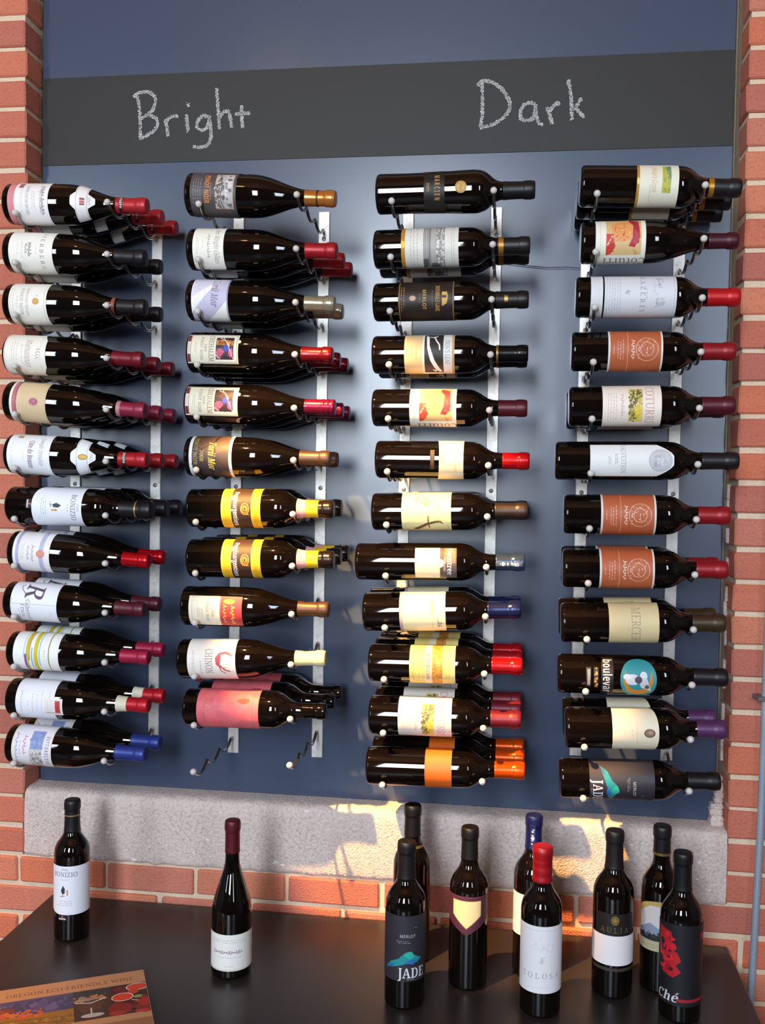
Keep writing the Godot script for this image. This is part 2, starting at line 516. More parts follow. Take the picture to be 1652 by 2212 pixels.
# Every label: from and to (part of the bottle's length), middle and half angle round the bottle, outline, print.
# B ground, R rectangle, E ellipse, O ring, P polygon, L line, T text, Q fine print, S handwriting, X blotches; 0..1 across and down the label.
const LABELS := {
	"c1r1": [
		[0.055, 0.345, 0, 100, "rect", "B efeae8;R 0 .84 1 1 d8868a;R 0 .83 1 .84 f6f2f0;S .28 .13 .72 .05 77727a .012 9;T .5 .15 .15 827d80 si Joseph_Drouhin;Q .36 .3 .66 .42 3 9d9698;T .5 .52 .12 746c70 s BEAUNE_CLOS_DES_MOUCHES 0 .85;Q .3 .62 .72 .7 2 b3abae;E .22 .72 .022 .06 8a5c5c;E .26 .72 .02 .06 c85a58;E .3 .72 .02 .06 8a5c5c;R .2 .66 .32 .68 6b5050"],
		[0.50, 0.66, 0, 78, "shield", "B ece8e6;L .02 b8b0ae .02 .34 .98 .34;L .02 b8b0ae .02 .76 .98 .76;R .44 .42 .49 .62 8a4848;R .5 .42 .55 .62 c84a44;R .56 .42 .6 .62 8a4848;T .5 .25 .14 8a8488 s 2007", "shoulder_label"], [0.812, 0.838, -10, 70, "rect", "B 2a1416;T .5 .5 .7 e8dcd8 N JOSEPH", "capsule_print"]],
	"c1r2": [[0.06, 0.38, 0, 100, "rect", "B eeebe1;T .5 .24 .09 857f7a s D_I_E_R_B_E_R_G 0 1.25;Q .42 .36 .58 .38 1 c9a58f;S .40 .52 .60 .05 8a8681 .012 8;S .42 .6 .56 .03 8a8681 .01 5;Q .36 .66 .62 .72 2 b5b0a8;Q .42 .78 .56 .8 1 b5b0a8;Q .47 .88 .53 .9 1 c09a90"]],
	"c1r3": [[0.06, 0.335, 0, 100, "rect", "B eeeae0;L .012 b9b2a8 0 .06 1 .06;L .012 b9b2a8 0 .95 1 .95;E .5 .28 .045 .085 d7a24a;O .5 .28 .042 .08 .012 b98232;T .5 .52 .11 a88f80 s ROBERT_SINSKEY_VINEYARDS 0 .9;T .5 .66 .09 8f8890 s PINOT_NOIR;Q .4 .74 .6 .8 2 c7a99c;Q .3 .86 .72 .9 1 a59e98;E .42 .26 .008 .015 8a8a90"], [0.765, 0.788, 0, 180, "rect", "=8a4a34", "neck_ring"]],
	"c1r4": [[0.025, 0.335, 0, 100, "wavy", "B efe9dd;L .012 d0c2aa 0 .97 1 .97;S .42 .18 .58 .07 b9a99c .012 4;Q .2 .12 .8 .13 1 c9b4a8;T .5 .42 .2 b49a98 si Marsannay;Q .34 .56 .68 .58 1 a39a98;Q .3 .66 .7 .84 3 a8a09c"]],
	"c1r5": [[0.065, 0.33, 0, 100, "rect", "B d9bf97;R 0 .95 1 1 e8e4df;R 0 .8 1 .95 b2656c;R 0 .78 1 .8 e9ddd0;R 0 .93 1 .95 e9ddd0;Q .05 .84 .95 .92 1 e4b0ac;E .5 .33 .05 .12 b06070;O .5 .33 .058 .135 .015 cfa3a0;Q .46 .28 .54 .4 3 e0b0b0;Q .3 .5 .7 .54 1 c3a680;Q .3 .6 .7 .63 1 c3a680;L .01 c8ae88 0 .03 1 .03"], [0.8, 0.828, 0, 180, "rect", "=b87a8a", "neck_ring"]],
	"c1r6": [
		[0.04, 0.35, 0, 100, "rect", "B f0f1f4;T .45 .2 .13 8f90a0 si Joseph_Drouhin;T .5 .45 .2 7a5f6c S Côte_de_Beaune 0 .8;Q .42 .6 .6 .62 1 b0a8b0;E .2 .78 .025 .06 d8a93c;R .17 .7 .185 .84 8a6a50;R .215 .7 .23 .84 8a6a50;Q .25 .86 .8 .92 1 b4b0bc"],
		[0.50, 0.66, 0, 78, "shield", "B eef0f4;L .02 b9b4b8 .02 .34 .98 .34;L .02 b9b4b8 .02 .76 .98 .76;E .5 .5 .05 .16 dfb23e;O .5 .5 .055 .18 .03 8a7048;T .5 .18 .12 8a8894 s 2007", "shoulder_label"], [0.832, 0.858, -10, 70, "rect", "B 2a1416;T .5 .5 .7 e8dcd8 N JOSEPH", "capsule_print"]],
	"bonizio": [
		[0.205, 0.555, 0, 100, "roundbottom", "B e9ecf6;T .5 .07 .05 8e93a6 s 2006;T .5 .17 .10 6a6f86 s BONIZIO;Q .4 .27 .6 .28 1 a5a9bd;P 33363c .47 .4 .505 .46 .5 .56 .455 .57 .435 .5;L .012 44464c .475 .55 .465 .62;L .01 55575e .42 .63 .5 .61;P d9a24a .53 .52 .555 .52 .555 .6 .53 .6;P b08040 .525 .52 .54 .47 .56 .52;Q .36 .7 .66 .82 3 a3a7bd"],
		[0.165, 0.2, -8, 14, "rect", "B 1d1d22;E .5 .3 .12 .3 b85a44;R .05 .6 .95 .9 c9ccd6", "foot_label"], [0.888, 0.897, 0, 180, "rect", "=b89a58gold", "neck_ring"]],
	"c1r8": [[0.055, 0.325, 0, 100, "rect", "B eeebea;R 0 0 1 .05 f2f0f0;R 0 .17 1 .29 b9bcd8;R 0 .84 1 .93 b0b4d2;R 0 .93 1 .95 f2f0f0;E .5 .24 .05 .1 dc9480;O .5 .24 .052 .105 .015 c77a6a;S .38 .46 .62 .04 b69a98 .014 7;S .4 .58 .6 .03 9a9290 .012 6;Q .35 .68 .65 .8 3 b3aaa6"]],
	"c1r9": [[0.07, 0.41, 0, 100, "rect", "B eceef4;T .32 .5 .42 5b4a58 si R;L .014 5b4a58 .36 .6 .33 .72 .27 .8 .21 .82 .18 .78;L .008 b8bac8 .5 .04 .5 .97;T .62 .62 .09 7d8092 s Cabernet;T .62 .73 .09 7d8092 s Franc;Q .56 .12 .66 .14 1 a5a8b8;Q .56 .8 .7 .82 1 a5a8b8;Q .4 .97 .6 .985 1 a5a8b8"]],
	"c1r10": [[0.065, 0.395, 0, 100, "rect", "B f1f1ec;R 0 .2 1 .225 8c8f3a;Q .38 .29 .56 .31 1 7f7f78;R 0 .4 .7 .43 9fc0dc;R 0 .45 .9 .54 d0bf30;R 0 .54 .45 .57 f1f1ec;R .4 .57 1 .6 8ea7cc;R 0 .62 .6 .66 c9a070;R 0 .66 1 .72 cdbb2a;R .5 .7 1 .75 8a58b0;R 0 .75 .55 .77 9fc6e0"]],
	"c1r11": [
		[0.09, 0.37, 0, 100, "rect", "B edeef6;S .3 .12 .7 .03 b9bacb .01 6;Q .3 .3 .7 .34 1 b8a6c0;Q .36 .42 .66 .45 1 a8aac2;Q .36 .55 .64 .57 1 b88aa8;Q .44 .66 .56 .68 1 9a9cb4;Q .3 .82 .7 .88 2 a6a8c0"],
		[0.30, 0.43, 10, 26, "rect", "B ece4e4;R .12 .12 .88 .42 b88a5a;R .16 .16 .84 .4 c23a48;R .84 .1 .9 .95 caa070;Q .15 .55 .8 .9 2 b5727c", "sticker_label"], [0.775, 0.85, 0, 180, "rect", "=d8d2b8", "paper_strip"]],
	"c1r12": [[0.065, 0.36, 0, 100, "rect", "B e8e0ca;R 0 .05 1 .95 e9e6ea;T .5 .12 .11 7a6f9c N V_I_T_T_O_R_E_C_H_I_O 0 .95;R .2 .22 .48 .54 8fa0cc;X .2 .22 .48 .54 40 .03 .08 7f92c4,8c9ccb,9aa8d2;R .48 .24 .85 .56 cfcac6;X .48 .24 .85 .56 60 .02 .06 a59e9c,bdb6b2,8f8888,d8d4d0;S .28 .68 .56 .045 c97aa0 .016 6;Q .35 .78 .6 .8 1 9a8ab0;S .25 .88 .7 .04 7f84b4 .014 8"]],
	"c2r1": [[0.05, 0.36, 0, 100, "rect", "B 4d4849;R .24 .06 .76 .46 c8803c;R .25 .07 .75 .45 b9b2b2;X .25 .07 .75 .24 30 .03 .07 8c8686,d2cccc,6e6868;X .25 .24 .75 .46 70 .02 .05 77706e,a8a0a0,5c5654,c4bcba;L .02 5a5452 .25 .36 .45 .3 .6 .34 .75 .27;T .48 .64 .11 d9813c N PINOT_NOIR 0 .75;Q .3 .75 .72 .95 4 a59e9c;Q .35 .54 .65 .56 1 c89a70;E .2 .8 .012 .02 d0cac8"], [0.872, 0.884, 0, 180, "rect", "=3a2010", "neck_ring"]],
	"c2r2": [[0.055, 0.265, 0, 78, "round", "B ece9dc;T .5 .22 .24 8c8a80 si Ken_Wright_Cellars;S .28 .48 .72 .05 96948a .016 10;Q .4 .66 .6 .68 1 a3a094;Q .34 .78 .64 .88 2 a3a094"]],
	"c2r3": [[0.05, 0.30, 0, 100, "rect", "B efeee9;P c3bdd6 .08 0 .52 0 .98 .8 .98 1 .72 1;P d4cfe2 0 .2 .2 .2 .5 .98 .1 .98;L .02 6b6480 0 .02 1 .02;T .42 .36 .26 7d789a Si Torii_Mor;E .36 .36 .014 .03 e0b060;Q .38 .62 .62 .64 1 a6a2b2;Q .3 .74 .7 .92 3 b5b0bc"]],
	"c2r4": [[0.02, 0.375, -7, 44, "rect", "B e4ddc6;L .012 a39a84 .03 .03 .97 .03 .97 .93 .03 .93 .03 .03;R .1 .07 .9 .45 f3eee0;R .13 .09 .86 .44 35242a;X .13 .09 .86 .44 40 .01 .04 2a1c22,402a30,4a2c34,30242e;P b8702c .24 .1 .42 .09 .4 .43 .22 .43;X .22 .1 .42 .43 40 .01 .035 c8823a,a05c28,8a3a30,d99a50;P c85070 .52 .32 .62 .26 .82 .36 .84 .42 .62 .43 .52 .4;X .52 .3 .82 .43 20 .008 .02 d8688a,b84462,d07890;P cc5088 .5 .12 .7 .1 .8 .15 .72 .19 .55 .19;E .5 .235 .10 .06 3a44b0;X .42 .19 .58 .28 24 .006 .014 5a62c4,2f3898,4a3f9a;L .016 ece0cc .16 .36 .24 .26 .36 .2 .44 .17;L .012 e8dcc8 .14 .3 .34 .22 .6 .15 .84 .1;L .014 e8dcc8 .72 .43 .84 .36;T .5 .53 .10 6f6a58 s CHEHALEM 0 .95;T .5 .64 .055 857f6c s 2008;T .5 .72 .06 857f6c s PINOT_NOIR;Q .3 .8 .7 .86 2 b5ae9a;R .04 .94 .3 1 6e2830;R .34 .94 .66 1 d9c4bc;R .7 .94 .96 1 6e2830", "label"], [0.368, 0.392, -26, 5, "disc", "=e9e4d4"]],
	"c2r5": [[0.02, 0.375, -7, 44, "rect", "B e4ddc6;L .012 a39a84 .03 .03 .97 .03 .97 .93 .03 .93 .03 .03;R .1 .07 .9 .45 f3eee0;R .13 .09 .86 .44 35242a;X .13 .09 .86 .44 40 .01 .04 2a1c22,402a30,4a2c34,30242e;X .16 .1 .44 .43 30 .01 .04 5c2630,6e2c30,3a2228;P c85070 .52 .32 .62 .26 .82 .36 .84 .42 .62 .43 .52 .4;X .52 .3 .82 .43 20 .008 .02 d8688a,b84462,d07890;P cc5088 .5 .12 .7 .1 .8 .15 .72 .19 .55 .19;E .5 .235 .10 .06 3a44b0;X .42 .19 .58 .28 24 .006 .014 5a62c4,2f3898,4a3f9a;L .016 ece0cc .16 .36 .24 .26 .36 .2 .44 .17;L .012 e8dcc8 .14 .3 .34 .22 .6 .15 .84 .1;L .014 e8dcc8 .72 .43 .84 .36;T .5 .53 .10 6f6a58 s CHEHALEM 0 .95;T .5 .64 .055 857f6c s 2008;T .5 .72 .06 857f6c s PINOT_NOIR;Q .3 .8 .7 .86 2 b5ae9a;R .04 .94 .3 1 6e2830;R .34 .94 .66 1 d9c4bc;R .7 .94 .96 1 6e2830", "label"], [0.368, 0.392, -26, 5, "disc", "=e9e4d4"]],
	"c2r6": [[0.045, 0.345, 0, 100, "rect", "B 453a38;R 0 0 1 .075 e6e4e0;R 0 .925 1 1 e6e4e0;P 5e4638 0 .075 .4 .075 .5 .5 .3 .92 0 .92;P 3c3436 .5 .3 1 .2 1 .92 .6 .92;L .05 2a2020 .0 .3 .3 .42 .55 .38 .8 .5 1 .46;L .035 2a2020 .3 .42 .4 .7 .62 .92;L .03 3a2c28 .5 .4 .65 .2 .75 .08;T .5 .46 .25 d9c25a Si Torii_Mor;T .5 .7 .09 cdb860 s 2008;T .42 .85 .09 bda850 s PINOT_NOIR"]],
	"poggio": [
		[0.255, 0.325, 0, 180, "rect", "B e3b324;R 0 0 1 .07 f0cf60;R 0 .93 1 1 f0cf60"],
		[0.46, 0.525, 0, 180, "rect", "B e3b324;R 0 0 1 .07 f0cf60;R 0 .93 1 1 f0cf60;T .5 .5 .5 c08f1c s Morellino_di_Scansano_Morellino_di_Scansano 0 .9"],
		[0.325, 0.46, 0, 95, "rect", "B 3a261b;T .5 .78 .26 e9e4dc N Poggioargentiera 0 1.02;O .5 .3 .085 .2 .05 d98e2a;O .505 .31 .055 .13 .045 d98e2a;O .5 .3 .028 .065 .045 d98e2a;L .05 d98e2a .58 .3 .585 .12", "printed_band"],
		[0.755, 0.815, 0, 180, "rect", "B d99c9e;X 0 0 1 1 120 .05 .12 e0b0b0,cf8f94,dba6a2", "tax_strip"],
		[0.815, 0.90, 0, 180, "rect", "B e2b71c;O .47 .5 .03 .3 .07 b8860c;O .47 .5 .015 .14 .07 b8860c", "neck_band"]],
	"c2r9": [[0.07, 0.435, 11, 48, "rect", "B ece2cb;R 0 0 1 .40 b4383f;R 0 .40 1 .42 8a7450;E .16 .24 .075 .11 dba23a;S .28 .17 .9 .04 d9a445 .02 6;S .25 .32 .85 .04 d9a445 .014 6;L .01 c8bd9e .04 .42 .04 .98;T .5 .55 .06 8a7c66 s 2008;T .5 .64 .06 7a6c58 si Pinot_Noir;Q .34 .72 .68 .84 3 a5987e;Q .1 .92 .9 .95 1 b5a88c"]],
	"c2r10": [[0.085, 0.415, 0, 88, "rect", "B eee6dc;T .5 .55 .17 9a8486 s CHINON 0 1;L .05 b8505c .38 .12 .35 .2 .37 .32 .44 .39 .53 .38 .58 .3;L .035 c06070 .36 .13 .4 .08;L .07 b8505c .42 .33 .52 .35;L .03 b04854 .58 .3 .64 .22 .66 .13;L .02 b04854 .56 .34 .66 .3 .7 .22;L .02 c87078 .6 .3 .6 .2;Q .46 .71 .7 .73 1 8a7c78;Q .3 .84 .72 .9 2 b8aaa2"]],
	"c2r11": [[0.11, 0.545, 0, 100, "rect", "B d9646c;X 0 0 1 1 160 .03 .09 db686e,d6616a,dc6c70;P c02c26 .28 .16 .34 .15 .37 .22 .36 .3 .31 .36 .28 .28;L .008 a83a40 .33 .34 .37 .44;Q .3 .86 .75 .89 1 a8505c;Q .3 .08 .75 .1 1 b4545e"]],
	"c3r1": [[0.31, 0.44, 0, 88, "rect", "B 17120f;T .5 .36 .27 b98a44 N M_A_R_C_I_E_N 0 .85;T .5 .8 .15 a0783c N 2005"], [0.505, 0.577, 2, 16.5, "disc", "B c29a4c;O .5 .5 .42 .42 .05 8f6c2c;L .06 96702e .2 .6 .4 .4 .6 .6 .8 .4"]],
	"c3r2": [[0.185, 0.21, 0, 100, "rect", "B b9822c;P e8c23c .46 0 .54 0 .56 1 .44 1"], [0.21, 0.55, 0, 100, "rect", "B dedad0;R .08 .26 .92 .66 8f8d89;X .08 .26 .92 .34 60 .015 .03 cfcbc4,b5b2ac,e2ded6;X .08 .34 .92 .42 60 .015 .03 d6d2ca,e6e2da,aaa7a2;R .08 .42 .92 .52 b0aeaa;L .01 77756f .08 .54 .4 .53 .7 .54 .92 .6;L .008 c8c5bf .08 .57 .7 .57;L .008 c8c5bf .08 .6 .72 .6;L .008 c8c5bf .08 .63 .72 .63;P 5c5a56 .72 .66 .72 .57 .82 .55 .92 .62 .92 .66;P 5f5d5a .8 .4 .86 .34 .92 .38 .92 .52 .8 .5;Q .14 .06 .86 .14 2 b9b4aa;Q .16 .74 .84 .92 3 a5a199"], [0.8, 0.832, 0, 180, "rect", "=c4843agold", "neck_ring"]],
	"c3r3": [[0.17, 0.53, 0, 95, "rect", "B 21140d;L .014 a8783a 0 .02 1 .02;L .014 a8783a 0 .98 1 .98;P cfa044 .4 .22 .4 .13 .47 .11 .58 .13 .62 .2 .62 .22;R .46 .14 .5 .22 21140d;T .5 .3 .08 b58a44 N INTERRALS_LAKE 0 .85;Q .36 .38 .62 .39 1 8f6a38;T .52 .53 .07 b58a44 N MERLOT;Q .42 .6 .6 .61 1 8f6a38;E .5 .74 .04 .055 c89a84;O .5 .74 .042 .058 .012 8a5a44;Q .3 .87 .7 .96 2 b58a44"], [0.845, 0.868, 0, 22, "rect", "=a08050gold", "capsule_print"]],
	"c3r4": [[0.215, 0.535, 0, 92, "rect", "B d9bf8e;R 0 0 1 .05 c3a46c;R 0 .05 1 .64 e4e1da;R .1 .22 .9 .6 2c2a28;T .5 .135 .115 8a8a8e s FROG'S_LEAP 0 1.0;P ece9e2 .13 .56 .2 .5 .4 .49 .62 .4 .78 .3 .86 .24 .88 .3 .8 .38 .64 .48 .44 .54 .24 .56;L .03 ece9e2 .78 .34 .86 .38 .82 .42;L .03 ece9e2 .2 .4 .3 .36 .38 .3 .46 .29;L .03 ece9e2 .2 .48 .22 .4 .17 .34;Q .36 .74 .64 .77 1 a08a60;Q .34 .83 .6 .85 1 a08a60;Q .25 .9 .6 .94 1 b09a70"], [0.797, 0.81, 0, 180, "rect", "=a8864agold", "neck_ring"]],
	"boy": [[0.25, 0.55, 0, 92, "rect", "B e8e4d6;R .1 .09 .76 .79 d8b680;X .1 .09 .76 .3 40 .03 .08 d9a868,cf9c60,ddb680;P e2a468 .2 .42 .24 .28 .4 .24 .54 .3 .56 .5 .48 .66 .3 .7 .22 .56;P b8323a .12 .3 .2 .14 .5 .12 .64 .22 .62 .34 .5 .27 .3 .25 .2 .34;X .2 .13 .6 .26 24 .02 .05 c04a48,a82c40,b03a3c;P c8442f .44 .68 .62 .6 .74 .7 .76 .79 .44 .79;L .03 e6c8b0 .46 .66 .6 .76;X .22 .3 .54 .66 50 .01 .03 e4ac74,dc9c60,ecb888,d49458;X .42 .36 .56 .66 24 .01 .03 c8845c,d0905c,bc7448;L .012 a8704c .27 .43 .34 .425;L .012 a8704c .39 .43 .46 .44;L .016 c28454 .36 .44 .345 .54 .37 .555;L .012 a8543c .32 .605 .41 .61;X .44 .62 .74 .79 30 .01 .03 c8503c,d8684c,b04030;T .88 .42 .22 6f6b70 si Coturri 90 .95;Q .14 .88 .78 .92 1 cf8a86"]],
	"c3r6": [[0.405, 0.578, 0, 92, "hollow", "B dfd2b4;T .5 .3 .11 b08a80 s POGGIO_DI_BINDO;Q .44 .46 .6 .48 1 b5a48c;T .46 .8 .18 7a7060 si Lgo;S .4 .72 .58 .03 7a7060 .014 3"], [0.365, 0.392, 0, 30, "rect", "B 2a1c12;Q .15 .3 .85 .75 2 a08860"]],
	"c3r7": [[0.2, 0.515, 0, 88, "rect", "B ece3a8;L .02 cfbf40 .22 .66 .27 .72 .32 .68;X .24 .42 .42 .62 26 .012 .03 d9c84a,e2d468,cfc050;L .012 d6c65a .3 .4 .42 .24 .5 .28;P 5a3f24 .84 .75 .88 .7 .76 .5 .66 .34 .62 .24 .66 .32 .7 .5 .78 .66;L .045 6a4a28 .84 .74 .74 .52 .68 .32 .67 .22;L .03 7a5830 .58 .46 .74 .46 .8 .44;L .035 8a6a3c .66 .26 .7 .18;L .006 bdb48a .8 .9 .96 .9;Q .7 .05 .92 .08 1 b8ad7c;Q .7 .92 .92 .96 1 b8ad7c"]],
	"c3r8": [[0.36, 0.605, 0, 50, "rect", "B 54463f;R 0 .03 .5 .3 8a6a50;R .5 .03 1 .3 4c4a52;T .46 .16 .13 e6e2dc S Gemtree 0 1.1;T .55 .29 .05 cfc8c0 n VINEYARDS;R .03 .6 1 1 ece1bc;R .0 .4 1 1 ece1bc;E .5 .4 .13 .1 ece1bc"], [0.83, 0.985, 8, 14, "rect", "B 45546c;X .1 .1 .9 .9 14 .03 .08 a9b4c4,7f8ea4,c4ccd6", "capsule_print"]],
	"c3r9": [[0.24, 0.26, 0, 100, "rect", "=c0a8a4"], [0.26, 0.53, 0, 100, "rect", "B f0e6bc;T .68 .14 .13 6a5a4c S 2 90;L .014 6a5a4c .6 .18 .74 .18;Q .58 .29 .8 .31 1 a0936c;P e8d88c .3 .26 .52 .26 .5 .34 .3 .34;Q .7 .66 .92 .8 3 cbbf96"]],
	"c3r10": [[0.275, 0.57, 0, 100, "rect", "B e9d07c;R 0 0 1 .1 ecd88e;R 0 .28 1 .5 c88838;X 0 .28 1 .5 90 .02 .05 bf7f30,d49a48,b87428,dba85c;R 0 .5 1 .52 e0c060;R 0 .52 1 .66 eadfbe;T .5 .59 .13 b8443c S MONTEPULCIANO 0 .95;X 0 .66 1 1 50 .04 .1 e6cc70,ead684,e2c468;Q .5 .78 .72 .8 1 a89456;Q .46 .9 .76 .92 1 a08a4c"]],
	"vine": [[0.2, 0.55, 0, 100, "rect", "B ece0d2;R .24 .32 .76 .56 dcc884;X .24 .4 .76 .56 90 .012 .035 8a8242,6a6434,a89a50,55502c;X .24 .32 .5 .42 40 .015 .03 7a7440,b8aa5c,5a5430;E .6 .4 .1 .05 dcc23c;X .5 .35 .75 .46 20 .02 .04 e2cc50,d8bc38;T .5 .2 .15 cf9c9c s COTURRI 0 1.1;S .34 .66 .66 .03 d3a3a6 .012 8;Q .3 .74 .75 .92 4 d8aeb0"]],
	"c3r12": [[0.378, 0.545, 0, 100, "rect", "B d9641a;Q .36 .26 .64 .3 1 e08a44;Q .4 .4 .62 .5 2 de8540;R 0 0 1 .03 e07a34;R 0 .97 1 1 c85514"]],
	"c4r1": [[0.345, 0.362, 0, 100, "rect", "B b5802c;E .5 .5 .05 .5 e8cf70"], [0.362, 0.60, 0, 88, "rect", "B e3dfcb;R .2 .2 .68 .42 a9ad4e;P 5f8a7a .2 .2 .5 .2 .3 .32 .2 .3;P b9b444 .2 .36 .68 .24 .68 .42 .2 .42;X .2 .2 .68 .42 50 .01 .03 8f9c4c,c4bc58,6f9468;T .46 .62 .22 cf9c6c si Jessie's_Grove 0 .9;L .01 b89868 .1 .7 .16 .56;S .55 .72 .85 .02 cfa878 .012 4"], [0.795, 0.828, 0, 180, "rect", "=c08a34gold", "neck_ring"]],
	"boyB": [[0.09, 0.405, 0, 92, "rect", "B e8e4d6;R .1 .09 .76 .79 d8b680;X .1 .09 .76 .3 40 .03 .08 d9a868,cf9c60,ddb680;P e59a58 .2 .42 .24 .28 .4 .24 .54 .3 .56 .5 .48 .66 .3 .7 .22 .56;P b02c38 .12 .3 .2 .14 .5 .12 .64 .22 .62 .34 .5 .27 .3 .25 .2 .34;X .2 .13 .6 .26 24 .02 .05 b84048,a02840,a8343c;P c83c30 .44 .68 .62 .6 .74 .7 .76 .79 .44 .79;L .03 e6c8b0 .46 .66 .6 .76;X .22 .3 .54 .66 50 .01 .03 e8a060,e09050,eab078,d88848;X .42 .36 .56 .66 24 .01 .03 c8703c,d07c44,bc6438;L .012 a86a44 .27 .43 .34 .425;L .012 a86a44 .39 .43 .46 .44;L .016 c27a48 .36 .44 .345 .54 .37 .555;L .012 a8543c .32 .605 .41 .61;X .44 .62 .74 .79 30 .01 .03 c8402c,d8583c,a83028;T .88 .42 .22 6f6b70 si Coturri 90 .95;Q .14 .88 .78 .92 1 cfa8a4"]],
	"c4r3": [[0.09, 0.163, 0, 100, "rect", "B d6d7da;Q .1 .2 .9 .8 3 b4b5ba"], [0.173, 0.605, 0, 100, "rect", "B d3d5da;L .006 b0b2b8 0 .03 1 .03;L .006 b0b2b8 0 .97 1 .97;X .22 .17 .4 .32 24 .01 .03 a8abb2,bfc2c8;X .55 .15 .7 .3 24 .01 .03 a8abb2,bcbfc6;X .35 .16 .6 .34 12 .01 .02 bcbfc6,c4c6cc;T .48 .47 .07 8d929c s M_A_Z_E_R_I_S 0 1.1;Q .4 .4 .58 .42 1 b0b3ba;X .44 .64 .52 .72 12 .01 .025 a4a8b0,b4b7be;Q .2 .76 .8 .94 5 b6b9c0"]],
	"c4orange": [[0.222, 0.55, 0, 100, "rect", "B dcd6d2;R .02 .035 .98 .965 b55c36;O .5 .29 .17 .2 .012 d9ac98;O .5 .29 .1 .12 .012 d9ac98;X .34 .12 .66 .46 46 .008 .018 dcb4a2,d09a80,e2c2b2;Q .44 .27 .56 .3 1 e0bcae;S .36 .54 .64 .035 e2c0b0 .014 7;R .02 .64 .98 .65 dab6a6;Q .34 .7 .66 .84 3 e0beb0;Q .4 .88 .6 .91 1 d8ae9c"]],
	"c4r6": [[0.19, 0.64, 0, 52, "point", "B e3e3e2;E .5 .16 .3 .13 c4c5c8;O .5 .16 .31 .135 .008 a6a8ac;X .3 .06 .7 .26 40 .012 .03 b2b3b8,d0d1d4,a2a4aa,bcbec2;T .45 .6 .065 a3a4a8 s SALVESTRIN 0 1.2;Q .3 .66 .62 .7 2 a9aab0;Q .35 .74 .65 .78 2 b5b6ba;Q .44 .92 .54 .94 1 c6a4a0"]],
	"c4r9": [[0.29, 0.59, 0, 92, "rect", "B d8c595;T .5 .46 .19 a8977c s MERCER 0 1.1;Q .4 .6 .62 .62 1 b8a680;R 0 0 1 .015 c4b080"]],
	"c4r10": [[0.365, 0.575, 3, 66, "disc", "B 2d8f96;P c8842c .28 .86 .55 .92 .78 .82 .88 .66 .91 .5 .88 .34 .78 .18 .55 .1 .3 .14 .52 .2 .66 .3 .74 .42 .76 .52 .73 .66 .64 .76 .5 .82;E .5 .66 .12 .2 d4d6dc;E .42 .36 .1 .1 d8dade;E .58 .34 .12 .12 c8cad2;E .5 .5 .08 .1 4a4a50;P c4c6cc .6 .2 .78 .14 .72 .3 .6 .4;E .66 .26 .05 .06 50525a;E .44 .8 .06 .12 e0e2e6"], [0.255, 0.325, -4, 62, "rect", "B 16110e;T .5 .5 .75 d4d2d2 N boulevar 0 1.0"], [0.21, 0.238, 0, 30, "rect", "B 1a130e;X 0 .1 1 .9 24 .2 .4 b98a3c,8a6428,d0a050"], [0.165, 0.195, 0, 30, "rect", "B 18120f;R .1 .2 .9 .4 a9a9ae;R .1 .55 .9 .75 bdbdc2"]],
	"c4r11": [[0.29, 0.575, 0, 96, "roundtop", "B e6dcc0;E .5 .2 .055 .11 8a6a58;O .5 .2 .055 .11 .02 5c4438;E .49 .18 .025 .05 b08a70;Q .3 .46 .7 .48 1 b5a88e;Q .42 .56 .6 .58 1 c2b59a;Q .44 .72 .58 .74 1 c2b59a"]],
	"jade": [[0.185, 0.585, 2, 96, "rect", "B 2f2b33;P 1f8f94 .2 .84 .3 .72 .42 .66 .52 .56 .6 .54 .66 .6 .78 .66 .7 .72 .6 .7 .5 .74 .38 .78;P 2fb09a .5 .6 .56 .545 .62 .545 .66 .62 .6 .68 .55 .64;P 2a6fae .5 .72 .6 .66 .72 .68 .64 .74;P 1a6aa0 .2 .84 .28 .76 .36 .75 .32 .8;T .64 .87 .16 dcdce0 S JADE 0 .85;Q .55 .96 .7 .97 1 9a98a0;T .56 .31 .05 c4c2c8 n MERLOT;Q .36 .37 .62 .42 2 8f8c96;P 2f8a84 .64 .18 .68 .17 .7 .19"]],
	"t_burg": [[0.065, 0.30, 0, 100, "rect", "B eceae2;R 0 .95 1 1 d9d6cc;Q .2 .12 .8 .24 2 a9a69c;S .28 .48 .72 .045 a08a94 .022 13;Q .3 .62 .7 .64 1 b8a0a4;Q .4 .86 .6 .88 1 b5b2a8"]],
	"t_dark": [[0.735, 0.75, 0, 180, "rect", "=7a6c4cgold", "neck_ring"]],
	"t_pent": [[0.355, 0.60, 0, 72, "pentagon", "B 4a2238;P d9cb9c .2 .12 .8 .12 .8 .5 .5 .82 .2 .5;L .014 b09a6a .2 .12 .8 .12 .8 .5 .5 .82 .2 .5 .2 .12;Q .28 .24 .72 .26 1 d0c290;Q .46 .72 .54 .74 1 a09060;L .014 6a4254 .02 .02 .98 .02"]],
	"t_blue": [[0.27, 0.53, 0, 70, "rect", "B e0dedc;Q .2 .3 .8 .5 3 c0bebc"], [0.80, 0.95, 5, 18, "rect", "B 1c2355;X .2 .1 .8 .9 10 .04 .09 b8bcd4,8f96c0", "capsule_print"]],
	"t_white": [[0.16, 0.56, 0, 84, "rect", "B e4e2e4;L .006 c0bec2 .06 .06 .94 .06;X .3 .16 .7 .4 20 .01 .03 d6d4d8,dcdade;X .46 .44 .56 .56 8 .01 .02 b9b7bc,c8c6ca;T .5 .74 .085 a3a1a8 s T_O_L_O_S_A 0 1.0;Q .35 .9 .65 .92 1 cbc9ce"]],
